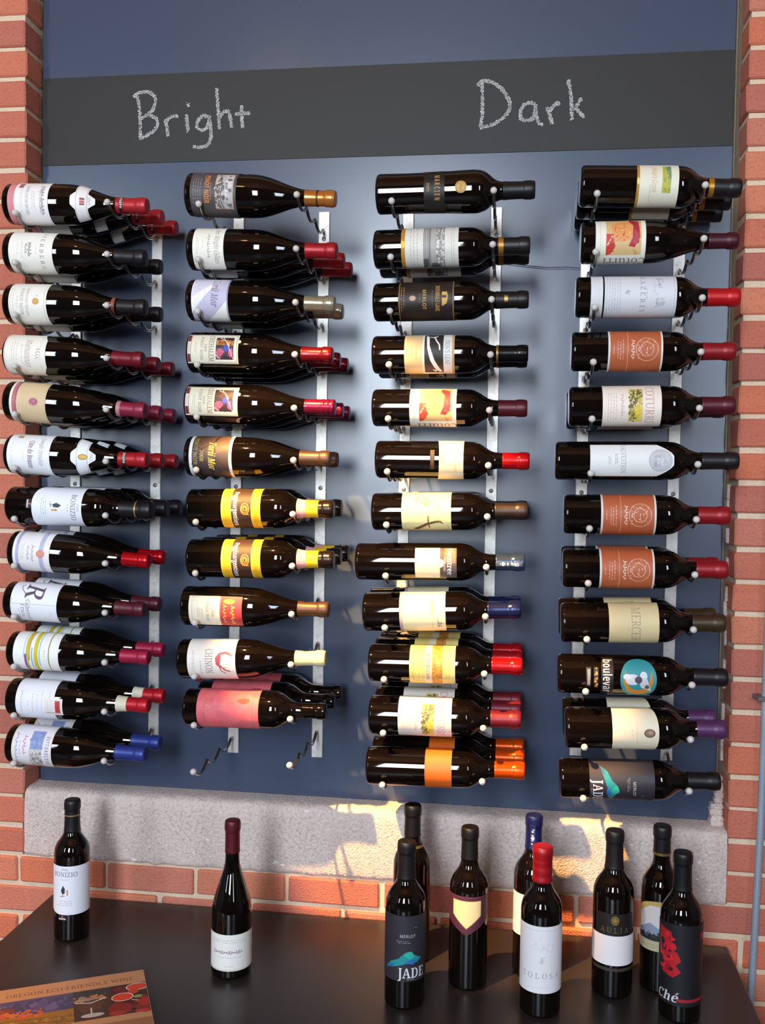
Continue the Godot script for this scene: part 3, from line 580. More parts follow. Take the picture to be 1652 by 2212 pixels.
	"t_gold": [[0.215, 0.395, 0, 90, "rect", "B e6e2e4;Q .4 .36 .6 .38 1 c8c4c8;Q .36 .62 .64 .66 1 d3cfd2"], [0.395, 0.53, 0, 60, "rect", "B 191515;E .5 .3 .09 .2 8f7434;O .5 .3 .06 .13 .04 4a3c1c;T .5 .74 .26 6f6034 s A_U_L_I_A 0 .9", "printed_band"], [0.18, 0.2, 0, 90, "rect", "=3a342c"]],
	"t_scene": [[0.265, 0.57, 0, 78, "roundtop", "B b9a05e;P d0ccca .04 .3 .3 .1 .7 .1 .96 .3 .96 .6 .04 .6;P 8a93a8 .04 .62 .3 .45 .5 .56 .75 .4 .96 .55 .96 .72 .04 .72;R .02 .68 .98 .8 23252c;X .05 .6 .95 .76 40 .02 .05 2a2c34,3a3e4a,50566a;R 0 .8 1 1 b8b090;Q .1 .85 .9 .95 2 8f8868"], [0.825, 0.84, 0, 180, "rect", "=8a7a4cgold", "neck_ring"]],
	"t_red": [[0.115, 0.60, 0, 92, "rect", "B 15131a;P b01520 .06 .06 .3 .1 .34 .2 .24 .3 .4 .34 .46 .44 .38 .5 .46 .58 .34 .66 .16 .62 .08 .4;X .08 .1 .36 .6 24 .02 .06 c01826,8f101a,1a1218,d02030;P b01520 .76 .12 .95 .1 .92 .24 .84 .22;T .26 .9 .12 d0ccd0 Si Ché;R .4 .91 .86 .95 a01828"]],
}

# rack, row, bottles behind each other, kind, base and tip along the wall, height of base and tip, radius, capsule, label, words for it
const ROWS := [
	[1, 1, 3, "B", Vector4(-1.0416, -0.7446, 2.2737, 2.2639), 0.0410, "#b3262e 0.785 foil", "c1r1", "red-capped bottle with ornate white shoulder label and pink-edged main label", "pink-edged signature label"],
	[1, 2, 2, "B", Vector4(-1.0403, -0.7477, 2.1750, 2.1599), 0.0410, "#1b1a1d 0.785 foil", "c1r2", "bottle with plain ivory label of spaced capitals and black capsule", "ivory label of spaced capitals"],
	[1, 3, 2, "B", Vector4(-1.0400, -0.7459, 2.0693, 2.0600), 0.0410, "#1e1a1c 0.80 foil", "c1r3", "bottle with cream label bearing one gold disc and dark capsule", "cream label with gold disc"],
	[1, 4, 3, "B", Vector4(-1.0400, -0.7510, 1.9651, 1.9543), 0.0404, "#741422 0.78 foil", "c1r4", "bottle with scalloped cream script label and wine-red capsule", "scalloped cream script label"],
	[1, 5, 3, "B", Vector4(-1.0396, -0.7452, 1.8692, 1.8509), 0.0407, "#8e2740 0.80 foil", "c1r5", "bottle with tan label, red border strip and small round seal", "tan label and red border strip"],
	[1, 6, 3, "B", Vector4(-1.0373, -0.7405, 1.7595, 1.7501), 0.0407, "#a81c24 0.80 foil", "c1r6", "red-capped bottle with gothic lettered white label and yellow crest", "gothic lettered white label"],
	[1, 7, 3, "X", Vector4(-1.0348, -0.7297, 1.6534, 1.6482), 0.0388, "#17161a 0.78 foil", "bonizio", "lying dark-capped bottle with pale blue cypress label", "lying pale blue cypress label"],
	[1, 8, 2, "B", Vector4(-1.0288, -0.7348, 1.5596, 1.5438), 0.0402, "#c20f1c 0.81 shiny", "c1r8", "bright red-capped bottle with lavender-banded label and peach seal", "lavender-banded label and peach seal"],
	[1, 9, 2, "B", Vector4(-1.0380, -0.7440, 1.4543, 1.4435), 0.0394, "#551a28 0.79 foil", "c1r9", "bottle whose white label carries one large flourished letter", "large flourished letter label"],
	[1, 10, 2, "B", Vector4(-1.0309, -0.7342, 1.3503, 1.3455), 0.0388, "#a01c40 0.80 foil", "c1r10", "bottle with white label striped yellow, blue and violet", "yellow and violet striped label"],
	[1, 11, 2, "B", Vector4(-1.0322, -0.7334, 1.2504, 1.2458), 0.0397, "#b81424 0.80 foil", "c1r11", "bottle with small red sticker overlapping its plain white label", "small red sticker on white label"],
	[1, 12, 2, "B", Vector4(-1.0326, -0.7396, 1.1522, 1.1436), 0.0407, "#2a3a86 0.785 foil", "c1r12", "blue-capped bottle with cream-edged sketch label, lowest of its rack", "blue capsule and sketch label"],
	[2, 1, 1, "B", Vector4(-0.6573, -0.3574, 2.2844, 2.2690), 0.0421, "#c47a36 0.795 shiny", "c2r1", "gold-capped bottle with dark grey landscape label, topmost of its rack", ""],
	[2, 2, 3, "B", Vector4(-0.6528, -0.3540, 2.1744, 2.1676), 0.0410, "#a0141f 0.79 foil", "c2r2", "red-capped bottle with round-cornered ivory script label", "round-cornered ivory script label"],
	[2, 3, 2, "B", Vector4(-0.6528, -0.3562, 2.0733, 2.0632), 0.0410, "#a39a80 0.795 shiny", "c2r3", "champagne-capped bottle with white and lilac lettered label", "white and lilac label"],
	[2, 4, 3, "B", Vector4(-0.6509, -0.3595, 1.9682, 1.9630), 0.0410, "#6e1019 0.785 shiny", "c2r4", "dark red-capped bottle with cream abstract painting label over its twin", "dark red capsule and abstract painting label"],
	[2, 5, 3, "B", Vector4(-0.6548, -0.3533, 1.8654, 1.8597), 0.0407, "#7a1436 0.80 screw", "c2r5", "magenta screw-capped bottle with cream abstract painting label", "magenta screw cap and painting label"],
	[2, 6, 2, "B", Vector4(-0.6540, -0.3612, 1.7595, 1.7578), 0.0402, "#4a3424 0.79 foil", "c2r6", "bronze-capped bottle with brown brushwork label edged in white", "brown brushwork label edged in white"],
	[2, 7, 2, "X", Vector4(-0.6496, -0.3532, 1.6543, 1.6575), 0.0388, "#2c211a 0.90 shiny", "poggio", "upper of the yellow-banded bottles with orange spiral", "upper yellow-banded spiral bottle"],
	[2, 8, 3, "X", Vector4(-0.6486, -0.3517, 1.5524, 1.5568), 0.0388, "#2c211a 0.90 shiny", "poggio", "lower of the yellow-banded bottles with orange spiral", "lower yellow-banded spiral bottle"],
	[2, 9, 1, "B", Vector4(-0.6590, -0.3597, 1.4554, 1.4564), 0.0402, "#4d3422 0.79 foil", "c2r9", "brown-capped bottle with cream label half covered in crimson", ""],
	[2, 10, 1, "B", Vector4(-0.6657, -0.3650, 1.3458, 1.3584), 0.0402, "#d9cfa4 0.795 paper", "c2r10", "cream-capped bottle with white label and red figure emblem", ""],
	[2, 11, 3, "X", Vector4(-0.6528, -0.3606, 1.2471, 1.2512), 0.0383, "#0d0c0d 0.80 bare", "c2r11", "black-necked bottle with coral pink label and red feather", "coral pink feather label"],
	[3, 1, 1, "W", Vector4(-0.2759, 0.0298, 2.2753, 2.2777), 0.0383, "#171416 0.80 foil", "c3r1", "unlabelled-looking black bottle with gold print and gold medallion", ""],
	[3, 2, 2, "X", Vector4(-0.2789, 0.0224, 2.1683, 2.1722), 0.0373, "#1d1a1a 0.79 foil", "c3r2", "gold-ringed black-capped bottle with grey vineyard engraving label", "grey vineyard engraving label"],
	[3, 3, 1, "X", Vector4(-0.2783, 0.0219, 2.0653, 2.0689), 0.0368, "#1c1716 0.79 foil", "c3r3", "black-capped bottle with dark brown label printed in gold", ""],
	[3, 4, 2, "X", Vector4(-0.2785, 0.0231, 1.9629, 1.9651), 0.0368, "#121113 0.80 shiny", "c3r4", "bottle with tan label showing white leaping figure on black square", "white leaping figure label"],
	[3, 5, 1, "X", Vector4(-0.2770, 0.0235, 1.8592, 1.8600), 0.0364, "#551320 0.815 foil", "boy", "maroon-capped straight-sided bottle with painted portrait label", ""],
	[3, 6, 1, "X", Vector4(-0.2690, 0.0300, 1.7579, 1.7582), 0.0368, "#d0141a 0.825 shiny", "c3r6", "scarlet-capped bottle with narrow cream label curved at its foot", ""],
	[3, 7, 3, "X", Vector4(-0.2747, 0.0293, 1.6543, 1.6614), 0.0368, "#2a1d18 0.79 foil", "c3r7", "dark-capped bottle with pale yellow label and brown brushstroke", "pale yellow brushstroke label"],
	[3, 8, 1, "X", Vector4(-0.3053, 0.0252, 1.5551, 1.5615), 0.0368, "#3b4c66 0.83 shiny", "c3r8", "long slate blue-capped bottle with cream square label", ""],
	[3, 9, 2, "X", Vector4(-0.2889, 0.0200, 1.4549, 1.4692), 0.0383, "#1d2752 0.79 shiny", "c3r9", "navy-capped bottle with broad pale cream label", "navy capsule and broad cream label"],
	[3, 10, 3, "X", Vector4(-0.2765, 0.0249, 1.3543, 1.3579), 0.0368, "#b0161e 0.80 shiny", "c3r10", "red-capped bottle with yellow label and ochre painted stripe", "yellow label with ochre stripe"],
	[3, 11, 3, "X", Vector4(-0.2739, 0.0244, 1.2504, 1.2532), 0.0378, "#6e1624 0.80 foil", "vine", "maroon-capped bottle with pale pink label and yellow vine picture on the rack", "pale pink vine picture label"],
	[3, 12, 3, "X", Vector4(-0.2779, 0.0335, 1.1476, 1.1533), 0.0375, "#e0520c 0.81 shiny", "c3r12", "orange-capped bottle with plain orange label", "plain orange label"],
	[4, 1, 3, "X", Vector4(0.1132, 0.4091, 2.2818, 2.2718), 0.0383, "#1c1a1f 0.80 foil", "c4r1", "gold-ringed bottle with ivory label and green landscape, topmost of its rack", "green landscape ivory label"],
	[4, 2, 1, "B", Vector4(0.1166, 0.4068, 2.1742, 2.1744), 0.0392, "#451423 0.81 foil", "boyB", "maroon-capped slope-shouldered bottle with painted portrait label", ""],
	[4, 3, 1, "X", Vector4(0.1091, 0.4121, 2.0716, 2.0695), 0.0383, "#b80f1a 0.80 foil", "c4r3", "red-capped bottle with pale grey label and separate grey band", ""],
	[4, 4, 1, "X", Vector4(0.1034, 0.4065, 1.9685, 1.9687), 0.0373, "#8e1420 0.80 foil", "c4orange", "orange-labelled bottle right under the pale grey label", ""],
	[4, 5, 2, "X", Vector4(0.1013, 0.4084, 1.8631, 1.8675), 0.0383, "#521424 0.80 foil", "vine", "bottle with vine picture and pink lettering lying under an orange label", "vine picture under an orange label"],
	[4, 6, 1, "X", Vector4(0.0776, 0.4179, 1.7597, 1.7634), 0.0368, "#19171c 0.80 foil", "c4r6", "tall bottle with long white pointed label and grey medallion", ""],
	[4, 7, 1, "X", Vector4(0.0960, 0.4048, 1.6574, 1.6603), 0.0378, "#92141f 0.81 foil", "c4orange", "orange-labelled bottle just under the long white pointed label", ""],
	[4, 8, 2, "X", Vector4(0.0965, 0.4034, 1.5535, 1.5578), 0.0373, "#92141f 0.81 foil", "c4orange", "lowest of the three orange-labelled bottles", "lowest orange label"],
	[4, 9, 2, "X", Vector4(0.0953, 0.4019, 1.4473, 1.4567), 0.0381, "#3e2e18 0.80 foil", "c4r9", "olive-capped bottle with plain tan label of large capitals", "plain tan label of large capitals"],
	[4, 10, 1, "X", Vector4(0.0911, 0.4088, 1.3488, 1.3529), 0.0378, "#17141a 0.80 foil", "c4r10", "black bottle printed with teal disc and white lettering", ""],
	[4, 11, 2, "X", Vector4(0.1080, 0.4081, 1.2436, 1.2537), 0.0392, "#56305c 0.82 foil", "c4r11", "purple-capped bottle with round-topped cream label and bronze seal", "purple capsule and round-topped cream label"],
	[4, 12, 1, "X", Vector4(0.0992, 0.4007, 1.1441, 1.1537), 0.0378, "#141316 0.80 foil", "jade", "lying bottle with charcoal label and turquoise mountain, lowest of its rack", ""],
]

# standing on the table: kind, place, height, radius, turn, capsule, label, words for it
const STANDING := [
	["X", Vector3(-0.892, TABLE, 0.2454), 0.2865, 0.0358, 2, "#1c1b1e 0.775 foil", "bonizio", "wine bottle with pale blue label and cypress emblem standing alone at the table's bare end"],
	["S", Vector3(-0.5235, TABLE, 0.3337), 0.298, 0.0385, 4, "#5c1420 0.79 foil", "t_burg", "slope-shouldered bottle with low white label and wine-red capsule standing behind the booklet"],
	["X", Vector3(-0.180, TABLE, 0.3847), 0.299, 0.0370, 0, "#17161a 0.775 foil", "jade", "standing bottle with charcoal label and turquoise mountain, in the table's front row"],
	["X", Vector3(-0.186, TABLE, 0.221), 0.311, 0.0372, 0, "#141316 0.80 foil", "t_dark", "unlabelled dark bottle half hidden behind the standing turquoise mountain bottle"],
	["X", Vector3(-0.0684, TABLE, 0.2999), 0.302, 0.0368, -4, "#151416 0.80 foil", "t_pent", "standing bottle with purple shield label framing a cream pentagon"],
	["X", Vector3(0.0533, TABLE, 0.2372), 0.311, 0.0370, -14, "#121a52 0.79 foil", "t_blue", "navy-capped bottle standing behind the red wax-topped bottle"],
	["X", Vector3(0.066, TABLE, 0.3726), 0.302, 0.0370, 0, "#8a0d18 0.785 wax", "t_white", "bottle sealed with red wax and tall white label standing on the table"],
	["X", Vector3(0.2022, TABLE, 0.2855), 0.308, 0.0374, 0, "#18171a 0.77 foil", "t_gold", "standing bottle with blank white lower label under a small gold emblem"],
	["X", Vector3(0.2936, TABLE, 0.2526), 0.311, 0.0370, -6, "#19181a 0.83 foil", "t_scene", "standing bottle with pale mountain scene label half hidden by the red-blotched one"],
	["X", Vector3(0.3153, TABLE, 0.3501), 0.299, 0.0372, 0, "#151416 0.775 foil", "t_red", "standing bottle with black label and blotchy red picture near the table's corner"],
]

# ---------------------------------------------------------------- the place

func _ready() -> void:
	# camera
	var cam := Camera3D.new()
	cam.name = "camera"
	cam.fov = 55.888
	cam.keep_aspect = Camera3D.KEEP_HEIGHT
	cam.near = 0.05
	cam.far = 60.0
	cam.basis = Basis(Vector3.UP, 0.13435) * Basis(Vector3.RIGHT, -0.0337) * Basis(Vector3.BACK, 0.0158)
	cam.position = Vector3(0, 1.7182, 2.1212)
	add_child(cam)
	cam.current = true

	# sky, exposure
	var env := Environment.new()
	env.background_mode = Environment.BG_SKY
	var sky := Sky.new()
	var air := ProceduralSkyMaterial.new()
	air.sky_top_color = Color(0.55, 0.70, 0.95)
	air.sky_horizon_color = Color(0.86, 0.92, 1.0)
	air.ground_bottom_color = Color(0.42, 0.42, 0.42)
	air.ground_horizon_color = Color(0.6, 0.6, 0.6)
	air.sky_energy_multiplier = 2.5
	air.ground_energy_multiplier = 1.5
	sky.sky_material = air
	env.sky = sky
	env.tonemap_mode = Environment.TONE_MAPPER_LINEAR
	env.tonemap_exposure = 1.0
	env.sdfgi_enabled = true
	env.ssao_enabled = true
	env.ssil_enabled = true
	var we := WorldEnvironment.new()
	we.name = "world_environment"
	we.environment = env
	add_child(we)

	# daylight through the three tall windows behind the camera
	for w in WINDOWS:
		var l := AreaLight3D.new()
		l.name = "window_daylight"
		l.area_size = Vector2(w[1] - w[0] - 0.06, w[3] - w[2] - 0.06)
		l.light_color = Color(0.93, 0.97, 1.0)
		l.light_energy = w[4]
		l.area_normalize_energy = false
		l.shadow_enabled = true
		l.area_range = 14.0
		l.position = Vector3((w[0] + w[1]) / 2, (w[2] + w[3]) / 2, BACK - 0.03)
		add_child(l, true)

	surfaces()
	room()
	front_wall()
	board()
	table()
	for k in 4: rack_rails(k + 1)
	wall_bottles()
	for s in STANDING:
		var b := make_bottle(s[0], s[2], s[3], s[5], s[6])
		b.name = numbered("wine_bottle")
		add_child(b)
		b.position = s[1]
		b.rotation_degrees.y = s[4]
		tag(b, s[7], "wine bottle", "bottles standing on the table")
	for k in 4: rack_pegs(k + 1)
	pipe()
	booklet()
	lamps()

const BACK := 4.4
const WINDOWS := [[-3.2, -2.80, 1.65, 3.5, 7.6], [-0.98, -0.30, 1.65, 3.5, 12.5], [1.35, 1.75, 1.65, 3.5, 4.6]]
const CEIL := 4.6

func surfaces() -> void:
	var white := Color.WHITE
	var grain := noise_map(0.045, 3, 512, 4, 0.0, [[0.0, Color(0.86, 0.83, 0.80)], [0.35, Color(0.97, 0.96, 0.95)], [0.6, white], [1.0, Color(0.90, 0.90, 0.90)]])
	var rough := noise_map(0.09, 5, 512, 4, 5.0)
	var speck := noise_map(0.05, 12, 512, 5, 0.0, [[0.0, Color(0.78, 0.74, 0.72)], [0.3, Color(0.92, 0.90, 0.89)], [0.6, Color(0.97, 0.97, 0.97)], [0.75, Color(1.0, 1.0, 1.0)], [1.0, Color(0.86, 0.83, 0.80)]])
	var tones := [Color(0.66, 0.200, 0.120), Color(0.60, 0.180, 0.115), Color(0.70, 0.240, 0.140), Color(0.54, 0.170, 0.120), Color(0.63, 0.215, 0.145), Color(0.68, 0.195, 0.105)]
	for k in tones.size(): over(mat("brick %d" % k, tones[k], 0.9), grain, rough, 5.0, 0.8)
	over(mat("mortar", Color(0.78, 0.62, 0.45), 0.95), grain, rough, 7.0, 0.6)
	over(mat("concrete", Color(0.76, 0.64, 0.585), 0.9), speck, rough, 4.0, 0.8)
	over(mat("chips", Color(0.93, 0.91, 0.88), 0.9), grain, rough, 9.0, 1.0)
	mat("board paint", Color(0.044, 0.064, 0.114), 0.29)
	mats["board paint"].metallic_specular = 0.62
	mat("chalkboard paint", Color(0.018, 0.0165, 0.016), 0.6)
	mat("chalk", Color(0.62, 0.62, 0.60), 0.95)
	mat("table top", Color(0.024, 0.018, 0.0165), 0.33)
	over(mat("rail steel", Color(0.78, 0.76, 0.72), 0.42, 0.5), grain, null, 2.0)
	mat("peg steel", Color(0.36, 0.33, 0.30), 0.24, 0.95)
	mat("peg tip", Color(0.62, 0.60, 0.57), 0.45)
	mat("screw", Color(0.20, 0.20, 0.205), 0.4, 0.6)
	mat("ceiling wood", Color(0.42, 0.17, 0.06), 0.7)
	mat("floor wood", Color(0.05, 0.052, 0.065), 0.45)
	mat("plaster", Color(0.22, 0.20, 0.19), 0.9)
	mat("window frame", Color(0.05, 0.05, 0.055), 0.5)
	mat("pipe", Color(0.36, 0.43, 0.52), 0.35, 0.25)

func room() -> void:
	var x0 := -4.0
	var x1 := 3.4
	structure("floor", box_mesh(Vector3(x0 - 0.2, -0.1, -0.3), Vector3(x1 + 0.2, 0, BACK + 0.2)), mats["floor wood"], "dark wooden floor of the shop")
	structure("ceiling", box_mesh(Vector3(x0 - 0.2, CEIL, -0.3), Vector3(x1 + 0.2, CEIL + 0.15, BACK + 0.2)), mats["ceiling wood"], "warm brown wooden ceiling of the shop")
	structure("wall_left", box_mesh(Vector3(x0 - 0.2, 0, -0.3), Vector3(x0, CEIL, BACK)), mats["plaster"], "plain plastered side wall of the shop")
	structure("wall_right", box_mesh(Vector3(x1, 0, -0.3), Vector3(x1 + 0.2, CEIL, BACK)), mats["plaster"], "plain plastered side wall across from the first")
	var s := Shape.new()
	var x := x0
	for w in WINDOWS:
		s.box(Vector3(x, 0, BACK), Vector3(w[0], CEIL, BACK + 0.2))
		s.box(Vector3(w[0], 0, BACK), Vector3(w[1], w[2], BACK + 0.2))
		s.box(Vector3(w[0], w[3], BACK), Vector3(w[1], CEIL, BACK + 0.2))
		x = w[1]
	s.box(Vector3(x, 0, BACK), Vector3(x1, CEIL, BACK + 0.2))
	structure("wall_back", s.made(), mats["plaster"], "window wall opposite the brick wall")
	var n := 1
	for w in WINDOWS:
		var f := Shape.new()
		for q in [w[0] + 0.02, w[1] - 0.02]: f.box(Vector3(q - 0.02, w[2], BACK + 0.06), Vector3(q + 0.02, w[3], BACK + 0.12), 0.004)
		for q in [w[2] + 0.02, w[3] - 0.02]: f.box(Vector3(w[0] + 0.04, q - 0.02, BACK + 0.06), Vector3(w[1] - 0.04, q + 0.02, BACK + 0.12), 0.004)
		structure("window_%d" % n, f.made(), mats["window frame"], "tall narrow window in the back wall")
		n += 1

# ---------------------------------------------------------------- brick wall with a niche

const NX0 := -1.0985          # the niche
const NX1 := 0.4535
const SILL := 0.999

func front_wall() -> void:
	var r := RandomNumberGenerator.new()
	r.seed = 41
	var s := Shape.new()
	var top := COURSE0 + 36 * PITCH
	var f := FACE - 0.006
	s.box(Vector3(-4.0, 0, -0.3), Vector3(NX0 - 0.005, CEIL, f))
	s.box(Vector3(NX1 + 0.005, 0, -0.3), Vector3(3.4, CEIL, f))
	s.box(Vector3(NX0 - 0.005, 0, -0.3), Vector3(NX1 + 0.005, COURSE0 + PITCH, f))
	s.box(Vector3(NX0 - 0.005, COURSE0 + PITCH, -0.3), Vector3(NX1 + 0.005, CEIL, -0.07))
	s.box(Vector3(NX0 - 0.005, top, -0.07), Vector3(NX1 + 0.005, CEIL, f))
	var wall := structure("wall_front", s.made(), mats["mortar"], "red brick wall with pale mortar and a painted niche")
	var rest := {}
	for k in 6: rest[k] = Shape.new()
	var count := 0
	for c in range(-11, 39):
		var y0 := COURSE0 + c * PITCH + 0.0055
		var y1 := y0 + PITCH - 0.011
		var start := -1.109 - 0.21 * 14 - (0.105 if c % 2 else 0.0) + (0.021 if c == -1 else 0.0)
		for k in 34:
			var a := start + 0.21 * k + 0.005 + r.randf_range(-0.003, 0.003)
			var b := start + 0.21 * (k + 1) - 0.005
			var tone := r.randi() % 6
			var yj := r.randf_range(-0.0015, 0.0015)
			var zj := r.randf_range(-0.0015, 0.0025)
			var keep := r.randf()
			if (b < -3.98 or a > 3.38) and (c < 1 or c > 35): continue
			var spans := [[a, b]]
			if c >= 1 and c < 36:                               # the niche and the sill
				spans = []
				var half := 0.105 * ((c + 100) % 2)
				var i := k if k < 17 else k - 17
				var j0 := 0.0 if i == 0 else 0.21 * i - half + 0.005
				var j1 := 0.21 * (i + 1) - half - 0.005
				var e := r.randf_range(-0.002, 0.002) if i == 0 else 0.0
				spans.append([NX0 + e - j1, NX0 + e - j0] if k < 17 else [NX1 + e + j0, NX1 + e + j1])
			for sp in spans:
				if sp[1] - sp[0] < 0.02 or sp[1] < -3.98 or sp[0] > 3.38: continue
				var near: bool = sp[1] > -1.5 and sp[0] < 0.95 and c >= -6 and c <= 30 and not (c < -2 and sp[0] > -1.0 and sp[1] < 0.45)
				var lo := Vector3(sp[0], y0 + yj, -0.012)
				var hi := Vector3(sp[1], y1 + yj, FACE + zj)
				if near:
					var q := Shape.new()
					var m := (lo + hi) / 2
					q.box(lo - m, hi - m, 0.0035, 0.0012, r)
					var o := piece("brick", q.made(), mats["brick %d" % tone], wall, m)
					count += 1
				elif c < 37:
					lo.z = FACE - 0.01
					rest[tone].box(lo, hi)
	for k in 6:
		var o := piece("brickwork", rest[k].made(), mats["brick %d" % k], wall)
		o.set_meta("kind", "stuff")

	# the concrete sill under the board, with its pale chips
	s = Shape.new()
	r.seed = 17
	var nx := 90
	var xs := []
	for i in nx + 1: xs.append(lerpf(NX0 + 0.004, NX1 + 0.001, float(i) / nx))
	var prof := []                                            # rounded worn front: from the back of the ledge down to the bottom
	for q in [[-0.02, 0.0], [0.02, 0.0], [0.040, -0.001], [0.054, -0.004], [0.0615, -0.012], [0.0635, -0.03], [0.063, -0.06], [0.0635, -0.09], [0.063, -0.12], [0.0625, -0.146], [0.058, -0.156], [0.05, -0.158]]: prof.append(Vector2(q[0], q[1]))
	var noise := FastNoiseLite.new()
	noise.seed = 4
	noise.frequency = 14.0
	var at := func(i: int, j: int) -> Vector3:
		var p: Vector2 = prof[j]
		var w := noise.get_noise_2d(xs[i] * 3.0, j * 0.05) * (0.004 if j > 1 else 0.0015)
		var w2 := noise.get_noise_2d(xs[i] * 2.0 + 40.0, 3.0) * (0.006 if j >= 9 else 0.0)
		return Vector3(xs[i], SILL + p.y + w2 + (w if j < 4 else 0.0), p.x + (w if j > 2 else 0.0))
	for i in nx + 1:
		for j in prof.size():
			var p: Vector3 = at.call(i, j)
			var dj: Vector3 = at.call(i, mini(j + 1, prof.size() - 1)) - at.call(i, maxi(j - 1, 0))
			var di: Vector3 = at.call(mini(i + 1, nx), j) - at.call(maxi(i - 1, 0), j)
			s.vert(p, dj.cross(di).normalized(), Vector2.ZERO)
	for i in nx:
		for j in prof.size() - 1:
			var q := i * prof.size() + j
			s.tri(q, q + 1, q + prof.size() + 1)
			s.tri(q, q + prof.size() + 1, q + prof.size())
	for e in [0, nx]:
		var ring := []
		for j in prof.size(): ring.append(at.call(e, j))
		ring.append(Vector3(xs[e], SILL - 0.158, -0.02))
		s.poly(ring, Vector3(-0.3, 0.9, 0.0))
	var sill := structure("trim_1", s.made(), mats["concrete"], "worn grey concrete sill under the painted board")
	sill.set_meta("label", "worn grey concrete sill with white chips under the painted board")
	s = Shape.new()
	for k in 330:
		var x := lerpf(NX0 + 0.02, NX1 - 0.02, pow(r.randf(), 1.25))
		var y := SILL - r.randf_range(0.012, 0.15)
		var rad := r.randf_range(0.0009, 0.0030) * (2.4 if r.randf() < 0.2 else 1.0)
		var c := Vector3(x, y, 0.0632)
		var ring := []
		for q in 6:
			var a := TAU * q / 6
			ring.append(c + Vector3(cos(a) * rad * r.randf_range(0.6, 1.6), sin(a) * rad * r.randf_range(0.4, 0.9), -0.001))
		for q in 6: s.poly([c + Vector3(0, 0, 0.0016), ring[q], ring[(q + 1) % 6]], c - Vector3(0, 0, 0.02))
	var chips := piece("white_chips", s.made(), mats["chips"], sill)
	chips.set_meta("kind", "stuff")
	# rough mortar fill in the lower corner of the niche, and the ragged mortar line beside the board
	s = Shape.new()
	var last := Vector3(0.4265, 0.0, 0.0)
	for k in 9:
		var y0 := SILL - 0.004 + 0.0115 * k
		var w := 0.024 * (1.0 - pow(k / 9.0, 1.4)) + r.randf_range(0.0, 0.004)
		s.box(Vector3(NX1 - 0.002 - w, y0, -0.02), Vector3(NX1 + 0.001, y0 + 0.013, 0.030 - 0.0022 * k + r.randf_range(-0.002, 0.002)), 0.003, 0.0015, r)
	for k in 60:
		var y0 := SILL + 0.10 + 0.031 * k
		if k < 22 and r.randf() < 0.6: s.box(Vector3(NX1 - 0.004 - r.randf_range(0, 0.003), y0, -0.02), Vector3(NX1 + 0.001, y0 + 0.032, 0.004 + r.randf_range(0, 0.008)), 0.002, 0.001, r)
	var fill := structure("trim_2", s.made(), mats["concrete"], "ragged mortar filling between the board and the brick reveal")

# ---------------------------------------------------------------- board

func letter(strokes: Array, at: Vector2, size: float, r: RandomNumberGenerator, s: Shape) -> void:   # chalk: many small flecks along each stroke
	for st in strokes:
		var c := Curve2D.new()
		for p in st: c.add_point(at + Vector2(p[0], p[1]) * size)
		for i in range(1, c.point_count - 1):
			var d := (c.get_point_position(i + 1) - c.get_point_position(i - 1)) / 6.0
			c.set_point_in(i, -d)
			c.set_point_out(i, d)
		var ps := c.tessellate_even_length(5, 0.0012)
		for p in ps:
			for k in 3:
				if r.randf() < 0.16: continue
				var o := Vector2(r.randf_range(-1, 1), r.randf_range(-1, 1)) * 0.0030 + p
				var rad := r.randf_range(0.0008, 0.0020)
				var a := r.randf() * TAU
				var tri := []
				for q in 4: tri.append(Vector3(o.x + cos(a + q * PI / 2) * rad * r.randf_range(0.7, 1.4), o.y + sin(a + q * PI / 2) * rad, 0.00185))
				s.quad(tri, Vector3.BACK)

func board() -> void:
	var o := thing("wall_board", "dark blue-grey painted board set in the brick niche behind the racks", "painted board")
	piece("panel", box_mesh(Vector3(-1.0895, 0.999, -0.022), Vector3(0.4415, 2.98, 0.0), 0.002), mats["board paint"], o)
	piece("chalkboard_band", box_mesh(Vector3(-1.0890, 2.4265, -0.01), Vector3(0.4410, 2.6245, 0.0015), 0.0005), mats["chalkboard paint"], o)
	for ridge in [[Vector3(-0.0234, 2.1886, -0.0064), Vector3(0.0213, 2.1820, -0.0064), Vector3(0.0657, 2.1774, -0.0064), Vector3(0.1049, 2.1779, -0.0064), Vector3(0.1411, 2.1744, -0.0064)]]:               # an old plaster ridge under the paint
		var s := Shape.new()
		s.tube(PackedVector3Array(ridge), 0.007, 24)
		piece("paint_ridge", s.made(), mats["board paint"], o)
	var r := RandomNumberGenerator.new()
	r.seed = 5
	for w in WORDS:
		var s := Shape.new()
		for l in w: letter(l[2], l[0], l[1], r, s)
		piece("chalk_lettering", s.made(), mats["chalk"], o)
